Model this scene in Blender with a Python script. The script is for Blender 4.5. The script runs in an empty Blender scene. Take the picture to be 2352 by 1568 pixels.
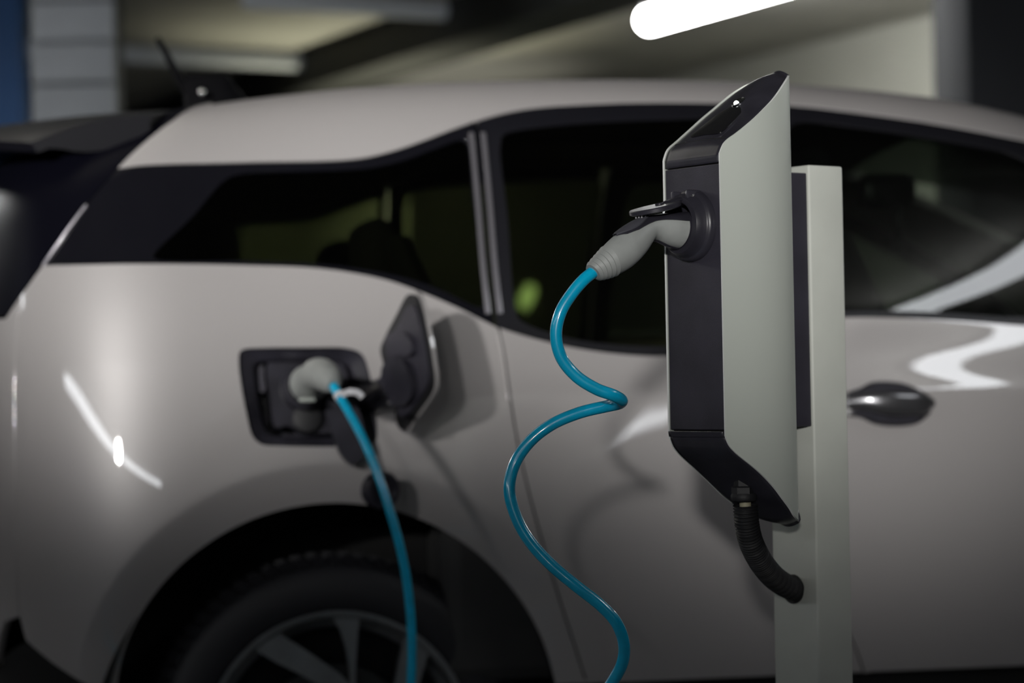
import bpy, bmesh, math, random
import numpy as np
from mathutils import Vector, Matrix
from mathutils.geometry import delaunay_2d_cdt

# ------------------------------------------------------------------ camera
FPX, CX, CY = 5550.0, 1176.0, 784.0
CAM_H, PITCH, ROLL = 1.005, math.radians(1.0), math.radians(1.07)
_F = np.array([0, math.cos(PITCH), math.sin(PITCH)])
_U0 = np.array([0, -math.sin(PITCH), math.cos(PITCH)])
_X = np.array([1.0, 0, 0])
_R = math.cos(ROLL) * _X - math.sin(ROLL) * _U0
_U = math.sin(ROLL) * _X + math.cos(ROLL) * _U0
CAM = np.array([0, 0, CAM_H])

def ray(px, py):
    d = _F + _R * ((px - CX) / FPX) - _U * ((py - CY) / FPX)
    return d
def at(px, py, Y):
    """point on the photo ray (px, py) at world distance Y"""
    d = ray(px, py); return CAM + d * (Y / d[1])
def proj(P):
    d = np.asarray(P, float) - CAM
    z = d @ _F
    return np.stack([CX + FPX * (d @ _R) / z, CY - FPX * (d @ _U) / z], -1)

# ------------------------------------------------------------------ car surface
PSI = math.radians(10.0)
_wc = at(778, 1707, 4.44)                    # outer face of the rear wheel
TYRE_Y = -0.80
ORG = np.array([_wc[0], _wc[1], 0.0]) - TYRE_Y * np.array([-math.sin(PSI), math.cos(PSI), 0])
def c2w(P):
    P = np.asarray(P, float); c, s = math.cos(PSI), math.sin(PSI)
    return np.stack([ORG[0] + P[..., 0] * c - P[..., 1] * s, ORG[1] + P[..., 0] * s + P[..., 1] * c, ORG[2] + P[..., 2]], -1)
def w2c(P):
    P = np.asarray(P, float) - ORG; c, s = math.cos(PSI), math.sin(PSI)
    return np.stack([P[..., 0] * c + P[..., 1] * s, -P[..., 0] * s + P[..., 1] * c, P[..., 2]], -1)

B, S0, AR, S1, AF = 0.865, -0.22, 0.50, 2.15, 1.12
def _plan():
    pts = []
    n = 2.7
    for t in np.linspace(0, 1, 1200):          # rear: from the centre line to the side
        y = -B * t
        x = S0 - AR * (1 - t ** n) ** (1 / n)
        pts.append((x, y))
    k = len(pts)
    for s in np.linspace(S0, S1, 600)[1:]: pts.append((s, -B))
    n = 2.3
    for t in np.linspace(1, 0, 1200)[1:]:
        y = -B * t
        pts.append((S1 + AF * (1 - t ** n) ** (1 / n), y))
    pts = np.array(pts)
    L = np.concatenate([[0], np.cumsum(np.hypot(*np.diff(pts, axis=0).T))])
    L = L - L[k - 1] + S0                      # p == s along the straight side
    # smooth resample
    q = np.linspace(L[0], L[-1], 6000)
    x = np.interp(q, L, pts[:, 0]); y = np.interp(q, L, pts[:, 1])
    ker = np.ones(41) / 41
    def sm(a):
        e = np.concatenate([2 * a[0] - a[40:0:-1], a, 2 * a[-1] - a[-2:-42:-1]])
        for _ in range(2): e = np.convolve(e, ker, 'same')
        return e[40:-40]
    ys = np.concatenate([-y[40:0:-1], y, -y[-2:-42:-1]])   # y is odd about the centre line
    for _ in range(2): ys = np.convolve(ys, ker, 'same')
    xs = np.concatenate([x[40:0:-1], x, x[-2:-42:-1]])
    for _ in range(2): xs = np.convolve(xs, ker, 'same')
    return q, xs[40:-40], ys[40:-40]
PQ, PX, PY = _plan()
PMIN, PMAX = PQ[0], PQ[-1]

def sp(z, z0, k):                               # softplus ramp and its slope
    a = (z - z0) / k
    return k * np.logaddexp(0, a), 1 / (1 + np.exp(-np.clip(a, -60, 60)))
def roofz(s):
    ss = np.array([-0.95, -0.62, -0.40, -0.25, -0.10, 0.10, 0.35, 0.60, 0.90, 1.10, 1.25, 1.38, 1.60, 1.90, 2.30, 2.9, 3.3])
    zz = np.array([1.40, 1.47, 1.52, 1.555, 1.578, 1.600, 1.613, 1.617, 1.612, 1.598, 1.581, 1.555, 1.49, 1.37, 1.17, 1.02, 0.9])
    return _pchip(np.asarray(s, float), ss, zz + 0.008)
def _pchip(x, X, Y):
    h = np.diff(X); d = np.diff(Y) / h
    m = np.zeros_like(Y)
    for i in range(1, len(X) - 1):
        if d[i - 1] * d[i] > 0:
            w1, w2 = 2 * h[i] + h[i - 1], h[i] + 2 * h[i - 1]
            m[i] = (w1 + w2) / (w1 / d[i - 1] + w2 / d[i])
    m[0], m[-1] = d[0], d[-1]
    x = np.clip(x, X[0], X[-1]); i = np.clip(np.searchsorted(X, x) - 1, 0, len(X) - 2)
    t = (x - X[i]) / h[i]
    return ((1 + 2 * t) * (1 - t) ** 2 * Y[i] + t * (1 - t) ** 2 * h[i] * m[i] + t * t * (3 - 2 * t) * Y[i + 1] + t * t * (t - 1) * h[i] * m[i + 1])
LARC = 0.25
def delta(p, z):
    """inset of the side and its slope for the height z"""
    fr = 1 / (1 + np.exp(-np.clip((p - 0.45) / 0.10, -50, 50)))          # 0 rear quarter, 1 doors
    comp = [(0.42, 0.05, 0.10), (0.74, 0.08, 0.08), (1.18, 0.03, 0.08), (1.27, 0.04, 0.08)]
    d, sl = -0.12 * (z - 0.2), -0.12 + 0 * z
    def add(z0, k, a):
        nonlocal d, sl
        v, g = sp(z, z0, k); v0, _ = sp(0.2 + 0 * z, z0, k)
        d = d + a * (v - v0); sl = sl + a * g
    for c in comp: add(*c)
    # rear quarter: steady lean; doors: a crease with a hollow above it
    add(0.80, 0.05, 0.125 * (1 - fr)); add(1.055, 0.006, 0.03 * (1 - fr)); add(1.12, 0.03, 0.045 * (1 - fr))
    zc = 0.976 - 0.012 * (p - 1.2)
    add(zc, 0.003, 0.370 * fr); add(zc + 0.020, 0.008, -0.120 * fr); add(1.056, 0.008, 0.09 * fr); add(1.108, 0.005, -0.165 * fr); add(1.15, 0.015, 0.03 * fr)
    return d, sl
def S(p, u):
    """car-side surface: p along the plan outline, u the height (bends over past the glass)"""
    p = np.asarray(p, float); u = np.asarray(u, float)
    p, u = np.broadcast_arrays(p, u)
    pc = np.clip(p, PMIN, PMAX)
    x = np.interp(pc, PQ, PX); y = np.interp(pc, PQ, PY)
    zk = roofz(x) - 0.155
    low = np.minimum(u, zk)
    d, sl = delta(pc, low)
    th1 = np.arctan(sl); th2 = math.radians(84)
    Rr = LARC / (th2 - th1)
    w = np.clip(u - zk, 0, None)
    th = th1 + np.minimum(w, LARC) / Rr
    z = low + Rr * (np.sin(th) - np.sin(th1)); d = d + Rr * (np.cos(th1) - np.cos(th))
    ex = np.clip(w - LARC, 0, None)
    z = z + ex * math.cos(th2); d = d + ex * math.sin(th2)
    # wheel arches: the flank pulls in to a shallow band round the opening
    for wx in (-0.012, 2.57):
        r = np.hypot(x - wx, low - 0.387)
        fade = np.exp(-(np.clip((x - wx) - 0.20, 0, None) / 0.14) ** 2)
        v, _ = sp(0.481 - r, 0.0, 0.0025)
        d = d + 0.55 * v * fade
    # rear and front faces lean in with height
    wr = np.clip((S0 - x) / AR, 0, 1) ** 1.3; wf = np.clip((x - S1) / AF, 0, 1)
    v1, _ = sp(z, 1.10, 0.03); v2, _ = sp(z, 1.0, 0.03)
    vb, _ = sp(0.55 - z, 0.0, 0.05)
    x = x + wr * (0.17 * v1 + 0.35 * vb) - wf * 0.9 * v2
    y = y * (1 - d / 0.88)
    return np.stack([x, y, z], -1)
def N(p, u, e=2e-3):
    a = S(np.asarray(p) + e, u) - S(np.asarray(p) - e, u); b = S(p, np.asarray(u) + e) - S(p, np.asarray(u) - e)
    n = np.cross(a, b); return n / np.maximum(np.linalg.norm(n, axis=-1, keepdims=True), 1e-12)
_gp, _gu = np.meshgrid(np.linspace(PMIN + .05, 2.6, 260), np.linspace(0.15, 1.72, 160), indexing='ij')
_G = c2w(S(_gp, _gu)); _GP = proj(_G)
_n = N(_gp, _gu); _c, _s = math.cos(PSI), math.sin(PSI)
_nw = np.stack([_n[..., 0] * _c - _n[..., 1] * _s, _n[..., 0] * _s + _n[..., 1] * _c, _n[..., 2]], -1)
_front = np.einsum('ijk,ijk->ij', _nw, _G - CAM) < 0
def inv(pts):
    """photo pixels -> (p, u) on the car side by Newton steps"""
    T = np.asarray(pts, float).reshape(-1, 2)
    D = (_GP[None, ..., 0] - T[:, 0, None, None]) ** 2 + (_GP[None, ..., 1] - T[:, 1, None, None]) ** 2 + np.where(_front, 0, 1e7)
    i = D.reshape(len(T), -1).argmin(1)
    p, u = _gp.ravel()[i].copy(), _gu.ravel()[i].copy(); bp, bu, br = p.copy(), u.copy(), np.full(len(T), 1e18)
    e = 1e-4
    for _ in range(16):
        q = proj(c2w(S(p, u))); r = T - q; rr = (r ** 2).sum(1)
        m = rr < br; bp[m], bu[m], br[m] = p[m], u[m], rr[m]
        J1 = (proj(c2w(S(p + e, u))) - q) / e; J2 = (proj(c2w(S(p, u + e))) - q) / e
        det = J1[:, 0] * J2[:, 1] - J1[:, 1] * J2[:, 0]; det = np.where(abs(det) < 1e3, 1e3 * np.sign(det + 1e-9), det)
        p = p + np.clip((r[:, 0] * J2[:, 1] - r[:, 1] * J2[:, 0]) / det, -.03, .03)
        u = u + np.clip((J1[:, 0] * r[:, 1] - J1[:, 1] * r[:, 0]) / det, -.03, .03)
    for k in np.where(br > 25)[0]: print('inv miss', T[k], round(br[k] ** .5, 1))
    return np.stack([bp, bu], 1)
C = bpy.context.scene.collection
sc = bpy.context.scene
R_ = math.radians
# ================================================================= camera, world, lights, exposure
FOCUS = 3.14
cam_d = bpy.data.cameras.new('camera'); cam_o = bpy.data.objects.new('camera', cam_d); C.objects.link(cam_o)
cam_d.sensor_width = 36; cam_d.lens = 36 * FPX / 2352
cam_o.matrix_world = Matrix(((_R[0], _U[0], -_F[0], 0), (_R[1], _U[1], -_F[1], 0), (_R[2], _U[2], -_F[2], CAM_H), (0, 0, 0, 1)))
cam_d.clip_start = 0.05; cam_d.clip_end = 100
cam_d.dof.use_dof = True; cam_d.dof.focus_distance = FOCUS; cam_d.dof.aperture_fstop = 2.8
sc.camera = cam_o
sc.view_settings.view_transform = 'Standard'; sc.view_settings.look = 'None'
sc.view_settings.exposure = 0.0; sc.view_settings.gamma = 1.0; sc.view_settings.use_curve_mapping = False
sc.cycles.use_denoising = True
sc.cycles.max_bounces = 7; sc.cycles.diffuse_bounces = 3; sc.cycles.glossy_bounces = 4; sc.cycles.transmission_bounces = 6; sc.cycles.transparent_max_bounces = 12
sc.cycles.sample_clamp_indirect = 4.0; sc.cycles.caustics_reflective = False; sc.cycles.caustics_refractive = False
w = bpy.data.worlds.new('world'); sc.world = w; w.use_nodes = True
w.node_tree.nodes['Background'].inputs[0].default_value = (0.55, 0.65, 0.85, 1); w.node_tree.nodes['Background'].inputs[1].default_value = 0.012
CEIL = 2.62
def spot(name, loc, tgt, power, size, blend=1.0, rad=0.25, col=(1, 0.98, 0.95)):
    l = bpy.data.lights.new(name, 'SPOT'); l.energy = power; l.spot_size = R_(size); l.spot_blend = blend; l.shadow_soft_size = rad; l.color = col
    o = bpy.data.objects.new(name, l); C.objects.link(o); o.location = loc
    o.rotation_euler = (Vector(tgt) - Vector(loc)).to_track_quat('-Z', 'Y').to_euler(); return o
spot('fill_spot', (-0.85, -8.0, 2.50), (0.50, 3.4, 1.37), 5000, 6.4, rad=.25)  # added spot without a fixture; its cone fades down the charger and post
spot('fill_spot', (-3.05, -1.35, 2.50), (-0.60, 4.45, 1.55), 1850, 16.0, rad=.14)  # added spot without a fixture, brightens the rear quarter
spot('fill_spot', (-1.75, -2.75, 2.50), (0.12, 4.6, 1.60), 1350, 13.0, rad=.14)  # added spot without a fixture, brightens the doors
def ceiling_panel(name, loc, sx, sy, power, rz=0.0, col=(1, .99, .98)):
    l = bpy.data.lights.new(name, 'AREA'); l.shape = 'RECTANGLE'; l.size = sx; l.size_y = sy; l.energy = power; l.color = col
    o = bpy.data.objects.new(name, l); C.objects.link(o); o.location = loc; o.rotation_euler = (0, 0, rz); return o
spot('rail_fill_uplight', (-1.60, 4.85, 1.95), (-1.60, 4.85, 2.62), 150, 118, rad=.06)  # unseen uplight added so its ceiling pool brightens the roof rail
TUBE_EMIT = 9.5

# ================================================================= helpers
def srgb(*c):
    return tuple(((v / 255) / 12.92 if v / 255 <= 0.04045 else ((v / 255 + 0.055) / 1.055) ** 2.4) for v in c)
MATS = {}
def mat(name, col, rough=0.5, metal=0.0, coat=0.0, coat_rough=0.03, emit=None, estr=0.0, noise=0.0, nscale=30, bump=0.0, bscale=200, spec=0.5, col2=None, rnoise=0.0):
    if name in MATS: return MATS[name]
    m = bpy.data.materials.new(name); m.use_nodes = True; nt = m.node_tree; b = nt.nodes['Principled BSDF']
    b.inputs['Base Color'].default_value = (*col, 1); b.inputs['Roughness'].default_value = rough; b.inputs['Metallic'].default_value = metal
    b.inputs['Coat IOR'].default_value = 1.62; b.inputs['Coat Weight'].default_value = coat; b.inputs['Coat Roughness'].default_value = coat_rough; b.inputs['Specular IOR Level'].default_value = spec
    if emit: b.inputs['Emission Color'].default_value = (*emit, 1); b.inputs['Emission Strength'].default_value = estr
    tc = None
    if noise or bump or rnoise: tc = nt.nodes.new('ShaderNodeTexCoord')
    if noise:
        n = nt.nodes.new('ShaderNodeTexNoise'); n.inputs['Scale'].default_value = nscale; n.inputs['Detail'].default_value = 6
        nt.links.new(tc.outputs['Object'], n.inputs['Vector'])
        r = nt.nodes.new('ShaderNodeValToRGB'); r.color_ramp.elements[0].position = 0.35; r.color_ramp.elements[1].position = 0.7
        c2 = col2 or tuple(min(1, v * (1 + noise)) for v in col)
        r.color_ramp.elements[0].color = (*[v * (1 - (0 if col2 else noise)) for v in col], 1); r.color_ramp.elements[1].color = (*c2, 1)
        nt.links.new(n.outputs['Fac'], r.inputs[0]); nt.links.new(r.outputs[0], b.inputs['Base Color'])
    if rnoise:
        n = nt.nodes.new('ShaderNodeTexNoise'); n.inputs['Scale'].default_value = nscale; n.inputs['Detail'].default_value = 5
        nt.links.new(tc.outputs['Object'], n.inputs['Vector'])
        r = nt.nodes.new('ShaderNodeMapRange'); r.inputs['To Min'].default_value = rough - rnoise; r.inputs['To Max'].default_value = rough + rnoise
        nt.links.new(n.outputs['Fac'], r.inputs[0]); nt.links.new(r.outputs[0], b.inputs['Roughness'])
    if bump:
        n = nt.nodes.new('ShaderNodeTexNoise'); n.inputs['Scale'].default_value = bscale; n.inputs['Detail'].default_value = 3
        nt.links.new(tc.outputs['Object'], n.inputs['Vector'])
        q = nt.nodes.new('ShaderNodeBump'); q.inputs['Strength'].default_value = bump; q.inputs['Distance'].default_value = 0.001
        nt.links.new(n.outputs['Fac'], q.inputs['Height']); nt.links.new(q.outputs[0], b.inputs['Normal'])
    MATS[name] = m; return m
def glass(name, tint, refl=1.0, rough=0.0):
    m = bpy.data.materials.new(name); m.use_nodes = True; nt = m.node_tree; nt.nodes.clear()
    o = nt.nodes.new('ShaderNodeOutputMaterial'); mx = nt.nodes.new('ShaderNodeMixShader'); t = nt.nodes.new('ShaderNodeBsdfTransparent'); g = nt.nodes.new('ShaderNodeBsdfGlossy')
    f = nt.nodes.new('ShaderNodeFresnel'); f.inputs[0].default_value = 1.52
    t.inputs[0].default_value = (*tint, 1); g.inputs[0].default_value = (refl,) * 3 + (1,); g.inputs[1].default_value = rough
    nt.links.new(f.outputs[0], mx.inputs[0]); nt.links.new(t.outputs[0], mx.inputs[1]); nt.links.new(g.outputs[0], mx.inputs[2]); nt.links.new(mx.outputs[0], o.inputs[0])
    return m

PAINT = mat('champagne_metallic_paint', (0.42, 0.40, 0.398), 0.45, 0.16, 1.0, 0.02)
SATIN = mat('satin_black_frame', (0.007, 0.007, 0.010), 0.35)
GBLACK = mat('gloss_black_trim', (0.006, 0.006, 0.009), 0.12, 0.0, 1.0, 0.02)
BPLAS = mat('black_textured_plastic', (0.032, 0.030, 0.042), 0.48, bump=0.35, bscale=900, noise=0.2, nscale=14)
BSMOOTH = mat('black_smooth_plastic', (0.026, 0.025, 0.034), 0.34, noise=0.25, nscale=25)
BGLOSS = mat('black_gloss_lens', (0.004, 0.004, 0.006), 0.10, 0, 1.0, 0.02)
DARK = mat('dark_underbody', (0.006, 0.006, 0.006), 0.8)
RUBBER = mat('black_rubber', (0.012, 0.012, 0.014), 0.6, bump=0.3, bscale=300)
TYRE = mat('tyre_rubber', (0.022, 0.022, 0.026), 0.55, bump=0.3, bscale=150)
RIM = mat('wheel_alloy', (0.40, 0.41, 0.42), 0.38, 0.8, noise=0.15, nscale=12)
RIMDARK = mat('wheel_dark_barrel', (0.01, 0.01, 0.012), 0.45, 0.3)
WHITE = mat('charger_white_satin', (0.66, 0.70, 0.64), 0.42, 0.25, rnoise=0.04, nscale=6)
EDGE = mat('bare_panel_edge', (0.78, 0.80, 0.78), 0.35)
POST = mat('post_powder_coat', (0.58, 0.60, 0.55), 0.5, noise=0.05, nscale=9)
GREY = mat('plug_grey_rubber', (0.34, 0.355, 0.345), 0.47, noise=0.13, nscale=22, bump=0.12, bscale=700)
BLUE = mat('cable_blue', (0.0, 0.54, 0.88), 0.30, 0, 0.6, 0.10, noise=0.10, nscale=40)
TAG = mat('white_tag', (0.8, 0.8, 0.84), 0.5)
CHROME = mat('screw_metal', (0.7, 0.7, 0.7), 0.25, 1.0)
TRIMM = mat('window_bead_metal', (0.30, 0.29, 0.32), 0.3, 0.7, 0.8)
SEAT = mat('seat_fabric', (0.025, 0.026, 0.03), 0.9, noise=0.2, nscale=200)
CABIN = mat('cabin_lining', (0.05, 0.05, 0.05), 0.85)
GLASS_R = glass('privacy_glass', (0.18, 0.195, 0.13))
GLASS_F = glass('front_glass', (0.14, 0.165, 0.14))

def link(name, me, m=None, parent=None, kind=None, label=None, mats=None):
    o = bpy.data.objects.new(name, me); C.objects.link(o)
    if m is not None:
        if not len(me.materials): me.materials.append(m)
    if parent is not None: o.parent = parent
    if kind: o['kind'] = kind
    if label: o['label'] = label
    return o
def obj(name, bm, m, parent=None, smooth=True, kind=None, label=None, angle=40):
    bmesh.ops.recalc_face_normals(bm, faces=bm.faces)
    me = bpy.data.meshes.new(name); bm.to_mesh(me); bm.free()
    for ms in (m if isinstance(m, (list, tuple)) else [m]): me.materials.append(ms)
    if smooth:
        for p in me.polygons: p.use_smooth = True
        me.set_sharp_from_angle(angle=R_(angle))
    return link(name, me, None, parent, kind, label)
def empty(name, loc=(0, 0, 0), rotz=0, label=None, cat=None, group=None):
    o = bpy.data.objects.new(name, None); C.objects.link(o); o.location = loc; o.rotation_euler = (0, 0, rotz); o.empty_display_size = 0.1
    if label: o['label'] = label
    if cat: o['category'] = cat
    if group: o['group'] = group
    return o
def tag(o, label, cat, group=None):
    o['label'] = label; o['category'] = cat
    if group: o['group'] = group
    return o
def box(bm, c, d, bevel=0.0, M=None, seg=2):
    r = bmesh.ops.create_cube(bm, size=1.0); vs = r['verts']
    bmesh.ops.scale(bm, vec=d, verts=vs)
    if bevel:
        es = list({e for v in vs for e in v.link_edges})
        b = bmesh.ops.bevel(bm, geom=es, offset=bevel, segments=seg, profile=0.5, affect='EDGES'); vs = list({v for f in b['faces'] for v in f.verts} | {v for v in vs if v.is_valid})
    bmesh.ops.translate(bm, vec=c, verts=vs)
    if M is not None: bmesh.ops.transform(bm, matrix=M, verts=vs)
    return vs
def grid_faces(bm, rows, close_u=False, close_v=False, cap0=False, cap1=False):
    V = [[bm.verts.new(tuple(map(float, p))) for p in r] for r in rows]
    n, m = len(V), len(V[0])
    for i in range(n if close_u else n - 1):
        for j in range(m if close_v else m - 1):
            a, b, c, d = V[i][j], V[(i + 1) % n][j], V[(i + 1) % n][(j + 1) % m], V[i][(j + 1) % m]
            try: bm.faces.new((a, b, c, d))
            except ValueError: pass
    if cap0: bm.faces.new(list(reversed(V[0])))
    if cap1: bm.faces.new(V[-1])
    return V
def crom(pts, n=12, closed=False):
    P = [np.asarray(p, float) for p in pts]; out = []
    N_ = len(P); rng = range(N_ if closed else N_ - 1)
    for i in rng:
        p0 = P[(i - 1) % N_] if closed or i > 0 else 2 * P[0] - P[1]
        p1 = P[i]; p2 = P[(i + 1) % N_]
        p3 = P[(i + 2) % N_] if closed or i + 2 < N_ else 2 * P[-1] - P[-2]
        # centripetal-ish
        d1 = max(np.linalg.norm(p1[:2] - p0[:2] if len(p1) == 2 else p1 - p0) ** .5, 1e-9); d2 = max(np.linalg.norm(p2 - p1) ** .5, 1e-9); d3 = max(np.linalg.norm(p3 - p2) ** .5, 1e-9)
        m1 = (p1 - p0) / d1 - (p2 - p0) / (d1 + d2) + (p2 - p1) / d2; m2 = (p2 - p1) / d2 - (p3 - p1) / (d2 + d3) + (p3 - p2) / d3
        m1 = m1 * d2; m2 = m2 * d2
        for k in range(n):
            t = k / n
            out.append((2 * t ** 3 - 3 * t * t + 1) * p1 + (t ** 3 - 2 * t * t + t) * m1 + (-2 * t ** 3 + 3 * t * t) * p2 + (t ** 3 - t * t) * m2)
    if not closed: out.append(P[-1])
    return np.array(out)
def resample(P, step):
    P = np.asarray(P, float); L = np.concatenate([[0], np.cumsum(np.linalg.norm(np.diff(P, axis=0), axis=1))])
    n = max(2, int(round(L[-1] / step)) + 1); q = np.linspace(0, L[-1], n)
    return np.stack([np.interp(q, L, P[:, k]) for k in range(P.shape[1])], 1)
def frames(P, up=None):
    P = np.asarray(P, float); T = np.gradient(P, axis=0); T /= np.linalg.norm(T, axis=1, keepdims=True)
    a = np.array(up if up is not None else (0, 0, 1.0)); n = a - T[0] * (a @ T[0])
    if np.linalg.norm(n) < 1e-6: n = np.cross(T[0], (1, 0, 0))
    n /= np.linalg.norm(n); Ns = []
    for t in T:
        n = n - t * (n @ t); n /= np.linalg.norm(n); Ns.append(n.copy())
    Ns = np.array(Ns); return T, Ns, np.cross(T, Ns)
def tube(bm, P, r, seg=16, cap=True, up=None, r2=None):
    """sweep; r scalar or per point, r2 optional second radius"""
    P = np.asarray(P, float); T, A, Bn = frames(P, up); r = np.broadcast_to(r, len(P)); r2 = r if r2 is None else np.broadcast_to(r2, len(P))
    th = np.linspace(0, 2 * math.pi, seg, endpoint=False)
    rows = [[P[i] + A[i] * math.cos(t) * r[i] + Bn[i] * math.sin(t) * r2[i] for t in th] for i in range(len(P))]
    return grid_faces(bm, rows, close_v=True, cap0=cap, cap1=cap)
def lathe(bm, prof, c, ax, seg=48, up=(0, 0, 1), closed=False):
    """prof: (radius, along-axis) pairs about axis ax through c"""
    ax = np.array(ax, float); ax /= np.linalg.norm(ax); c = np.array(c, float); a = np.array(up, float); a -= ax * (a @ ax)
    if np.linalg.norm(a) < 1e-6: a = np.array((1.0, 0, 0)); a -= ax * (a @ ax)
    a /= np.linalg.norm(a); b = np.cross(ax, a)
    rows = [[c + ax * h + (a * math.cos(t) + b * math.sin(t)) * max(r, 1e-5) for t in np.linspace(0, 2 * math.pi, seg, endpoint=False)] for r, h in prof]
    grid_faces(bm, rows, close_v=True, close_u=closed, cap0=(not closed and prof[0][0] > 0), cap1=(not closed and prof[-1][0] > 0))
def prism(bm, pts, vec):
    """closed outline of 3-D points pushed along vec"""
    vec = np.asarray(vec, float); a = [bm.verts.new(tuple(p)) for p in pts]; b = [bm.verts.new(tuple(np.asarray(p) + vec)) for p in pts]; n = len(a)
    bm.faces.new(a[::-1]); bm.faces.new(b)
    for i in range(n): bm.faces.new((a[i], a[(i + 1) % n], b[(i + 1) % n], b[i]))
def at_plane(px, py, P0, nrm):
    d = ray(px, py); return CAM + d * (((np.asarray(P0) - CAM) @ nrm) / (d @ nrm))
# ================================================================= room (grid turned 26.6 degrees to the view)
GA = R_(26.6)
A1 = np.array([-math.sin(GA), math.cos(GA), 0]); A2 = np.array([math.cos(GA), math.sin(GA), 0])
CONC = mat('ceiling_concrete', srgb(178, 176, 168), 0.85, noise=0.12, nscale=1.5, bump=0.3, bscale=20)
WALLM = mat('light_wall_paint', srgb(205, 204, 192), 0.7, noise=0.05, nscale=2)
ASPH = mat('garage_floor', (0.12, 0.12, 0.125), 0.6, noise=0.3, nscale=3, bump=0.3, bscale=60)
NAVY = mat('dark_blue_paint', srgb(6, 11, 20), 0.85, noise=0.1, nscale=3)
BLUEW = mat('blue_wall_paint', srgb(14, 72, 128), 0.55, noise=0.1, nscale=2)
BOARD = mat('grey_board', srgb(150, 154, 160), 0.6, noise=0.10, nscale=4)
BEAMM = mat('dark_beam', (0.02, 0.021, 0.02), 0.7)
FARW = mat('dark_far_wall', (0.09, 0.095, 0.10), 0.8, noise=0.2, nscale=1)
def slab(name, corners, vec, m, kind='structure', parent=None):
    bm = bmesh.new(); prism(bm, corners, vec); return obj(name, bm, m, parent, smooth=False, kind=kind)
slab('floor', [(-22, -14, 0), (22, -14, 0), (22, 30, 0), (-22, 30, 0)], (0, 0, -0.2), ASPH)
slab('ceiling', [(-22, -14, CEIL), (22, -14, CEIL), (22, 30, CEIL), (-22, 30, CEIL)], (0, 0, 0.2), CONC)
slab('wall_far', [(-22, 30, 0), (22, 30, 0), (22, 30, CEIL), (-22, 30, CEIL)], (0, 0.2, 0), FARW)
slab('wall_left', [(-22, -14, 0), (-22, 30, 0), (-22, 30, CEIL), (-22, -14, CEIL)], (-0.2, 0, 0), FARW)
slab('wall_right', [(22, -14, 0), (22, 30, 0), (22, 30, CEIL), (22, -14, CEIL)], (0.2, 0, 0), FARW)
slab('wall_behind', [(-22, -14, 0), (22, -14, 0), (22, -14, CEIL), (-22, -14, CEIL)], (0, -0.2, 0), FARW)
# pale wall running away to the left behind the car
def ceil_pt(px, py, z=CEIL):
    d = ray(px, py); return CAM + d * ((z - CAM_H) / d[2])
W0 = ceil_pt(2164, 28)
wa = W0 - A1 * 1.2; wb = W0 + A1 * 9.5
slab('wall_side', [(wa[0], wa[1], 0), (wb[0], wb[1], 0), (wb[0], wb[1], CEIL), (wa[0], wa[1], CEIL)], tuple(A2 * 0.2), WALLM)
# dark downstand beam
Bp = ceil_pt(1330, 0, CEIL - 0.18); 
def beam(name, P, v, L0, L1, wdt, h, m):
    u = np.array([v[1], -v[0], 0]); a = P + v * L0; b = P + v * L1
    c = [a, b, b + u * wdt, a + u * wdt]
    return slab(name, [(q[0], q[1], CEIL - h) for q in c], (0, 0, h), m)
beam('trim_1', Bp, A1, -6, 14, 0.30, 0.18, BEAMM)
# columns
def column(name, c, w, d, m, rot=GA):
    bm = bmesh.new(); box(bm, (0, 0, 0), (w, d, CEIL), 0.015, Matrix.Translation((c[0], c[1], CEIL / 2)) @ Matrix.Rotation(rot, 4, 'Z'))
    return obj(name, bm, m, None, kind='structure')
cr = at(2176, 200, 7.4)
column('column_right', (cr[0] + 0.42, cr[1] + 0.2, 0), 0.75, 0.6, NAVY, 0.0)
# boarded column at the left with recessed joints, blue wall beyond it
cl0, cl1 = at(70, 120, 8.6), at(257, 120, 8.6)
colL = empty('column_left', ((cl0[0] + cl1[0]) / 2, 8.75, 0)); colL['kind'] = 'structure'
wL = cl1[0] - cl0[0]
bm = bmesh.new(); box(bm, (0, 0.05, CEIL / 2), (wL - 0.02, 0.22, CEIL)); obj('core', bm, BEAMM, colL, smooth=False)
pitch = (at(160, 190, 8.6) - at(160, 94, 8.6))[2] * -1
zb = at(160, 94, 8.6)[2]; z = zb
while z > pitch: z -= pitch
k = 0; me_b = None
while z < CEIL - 0.01:
    h = min(pitch, CEIL - z) - 0.010
    bm = bmesh.new(); box(bm, (0, 0, 0), (wL, 0.05, h), 0.004); o = obj('board', bm, BOARD, colL, smooth=False)
    o.location = (0.001 * (k % 2), -0.10 - 0.004 * (k % 3), z + h / 2 + 0.005); z += pitch; k += 1
bw = at(58, 150, 9.4); 
slab('wall_blue', [(bw[0] - 2.6, 9.4, 0), (bw[0] - 0.02, 9.4, 0), (bw[0] - 0.02, 9.4, CEIL), (bw[0] - 2.6, 9.4, CEIL)], (0, 0.15, 0), BLUEW)
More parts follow.
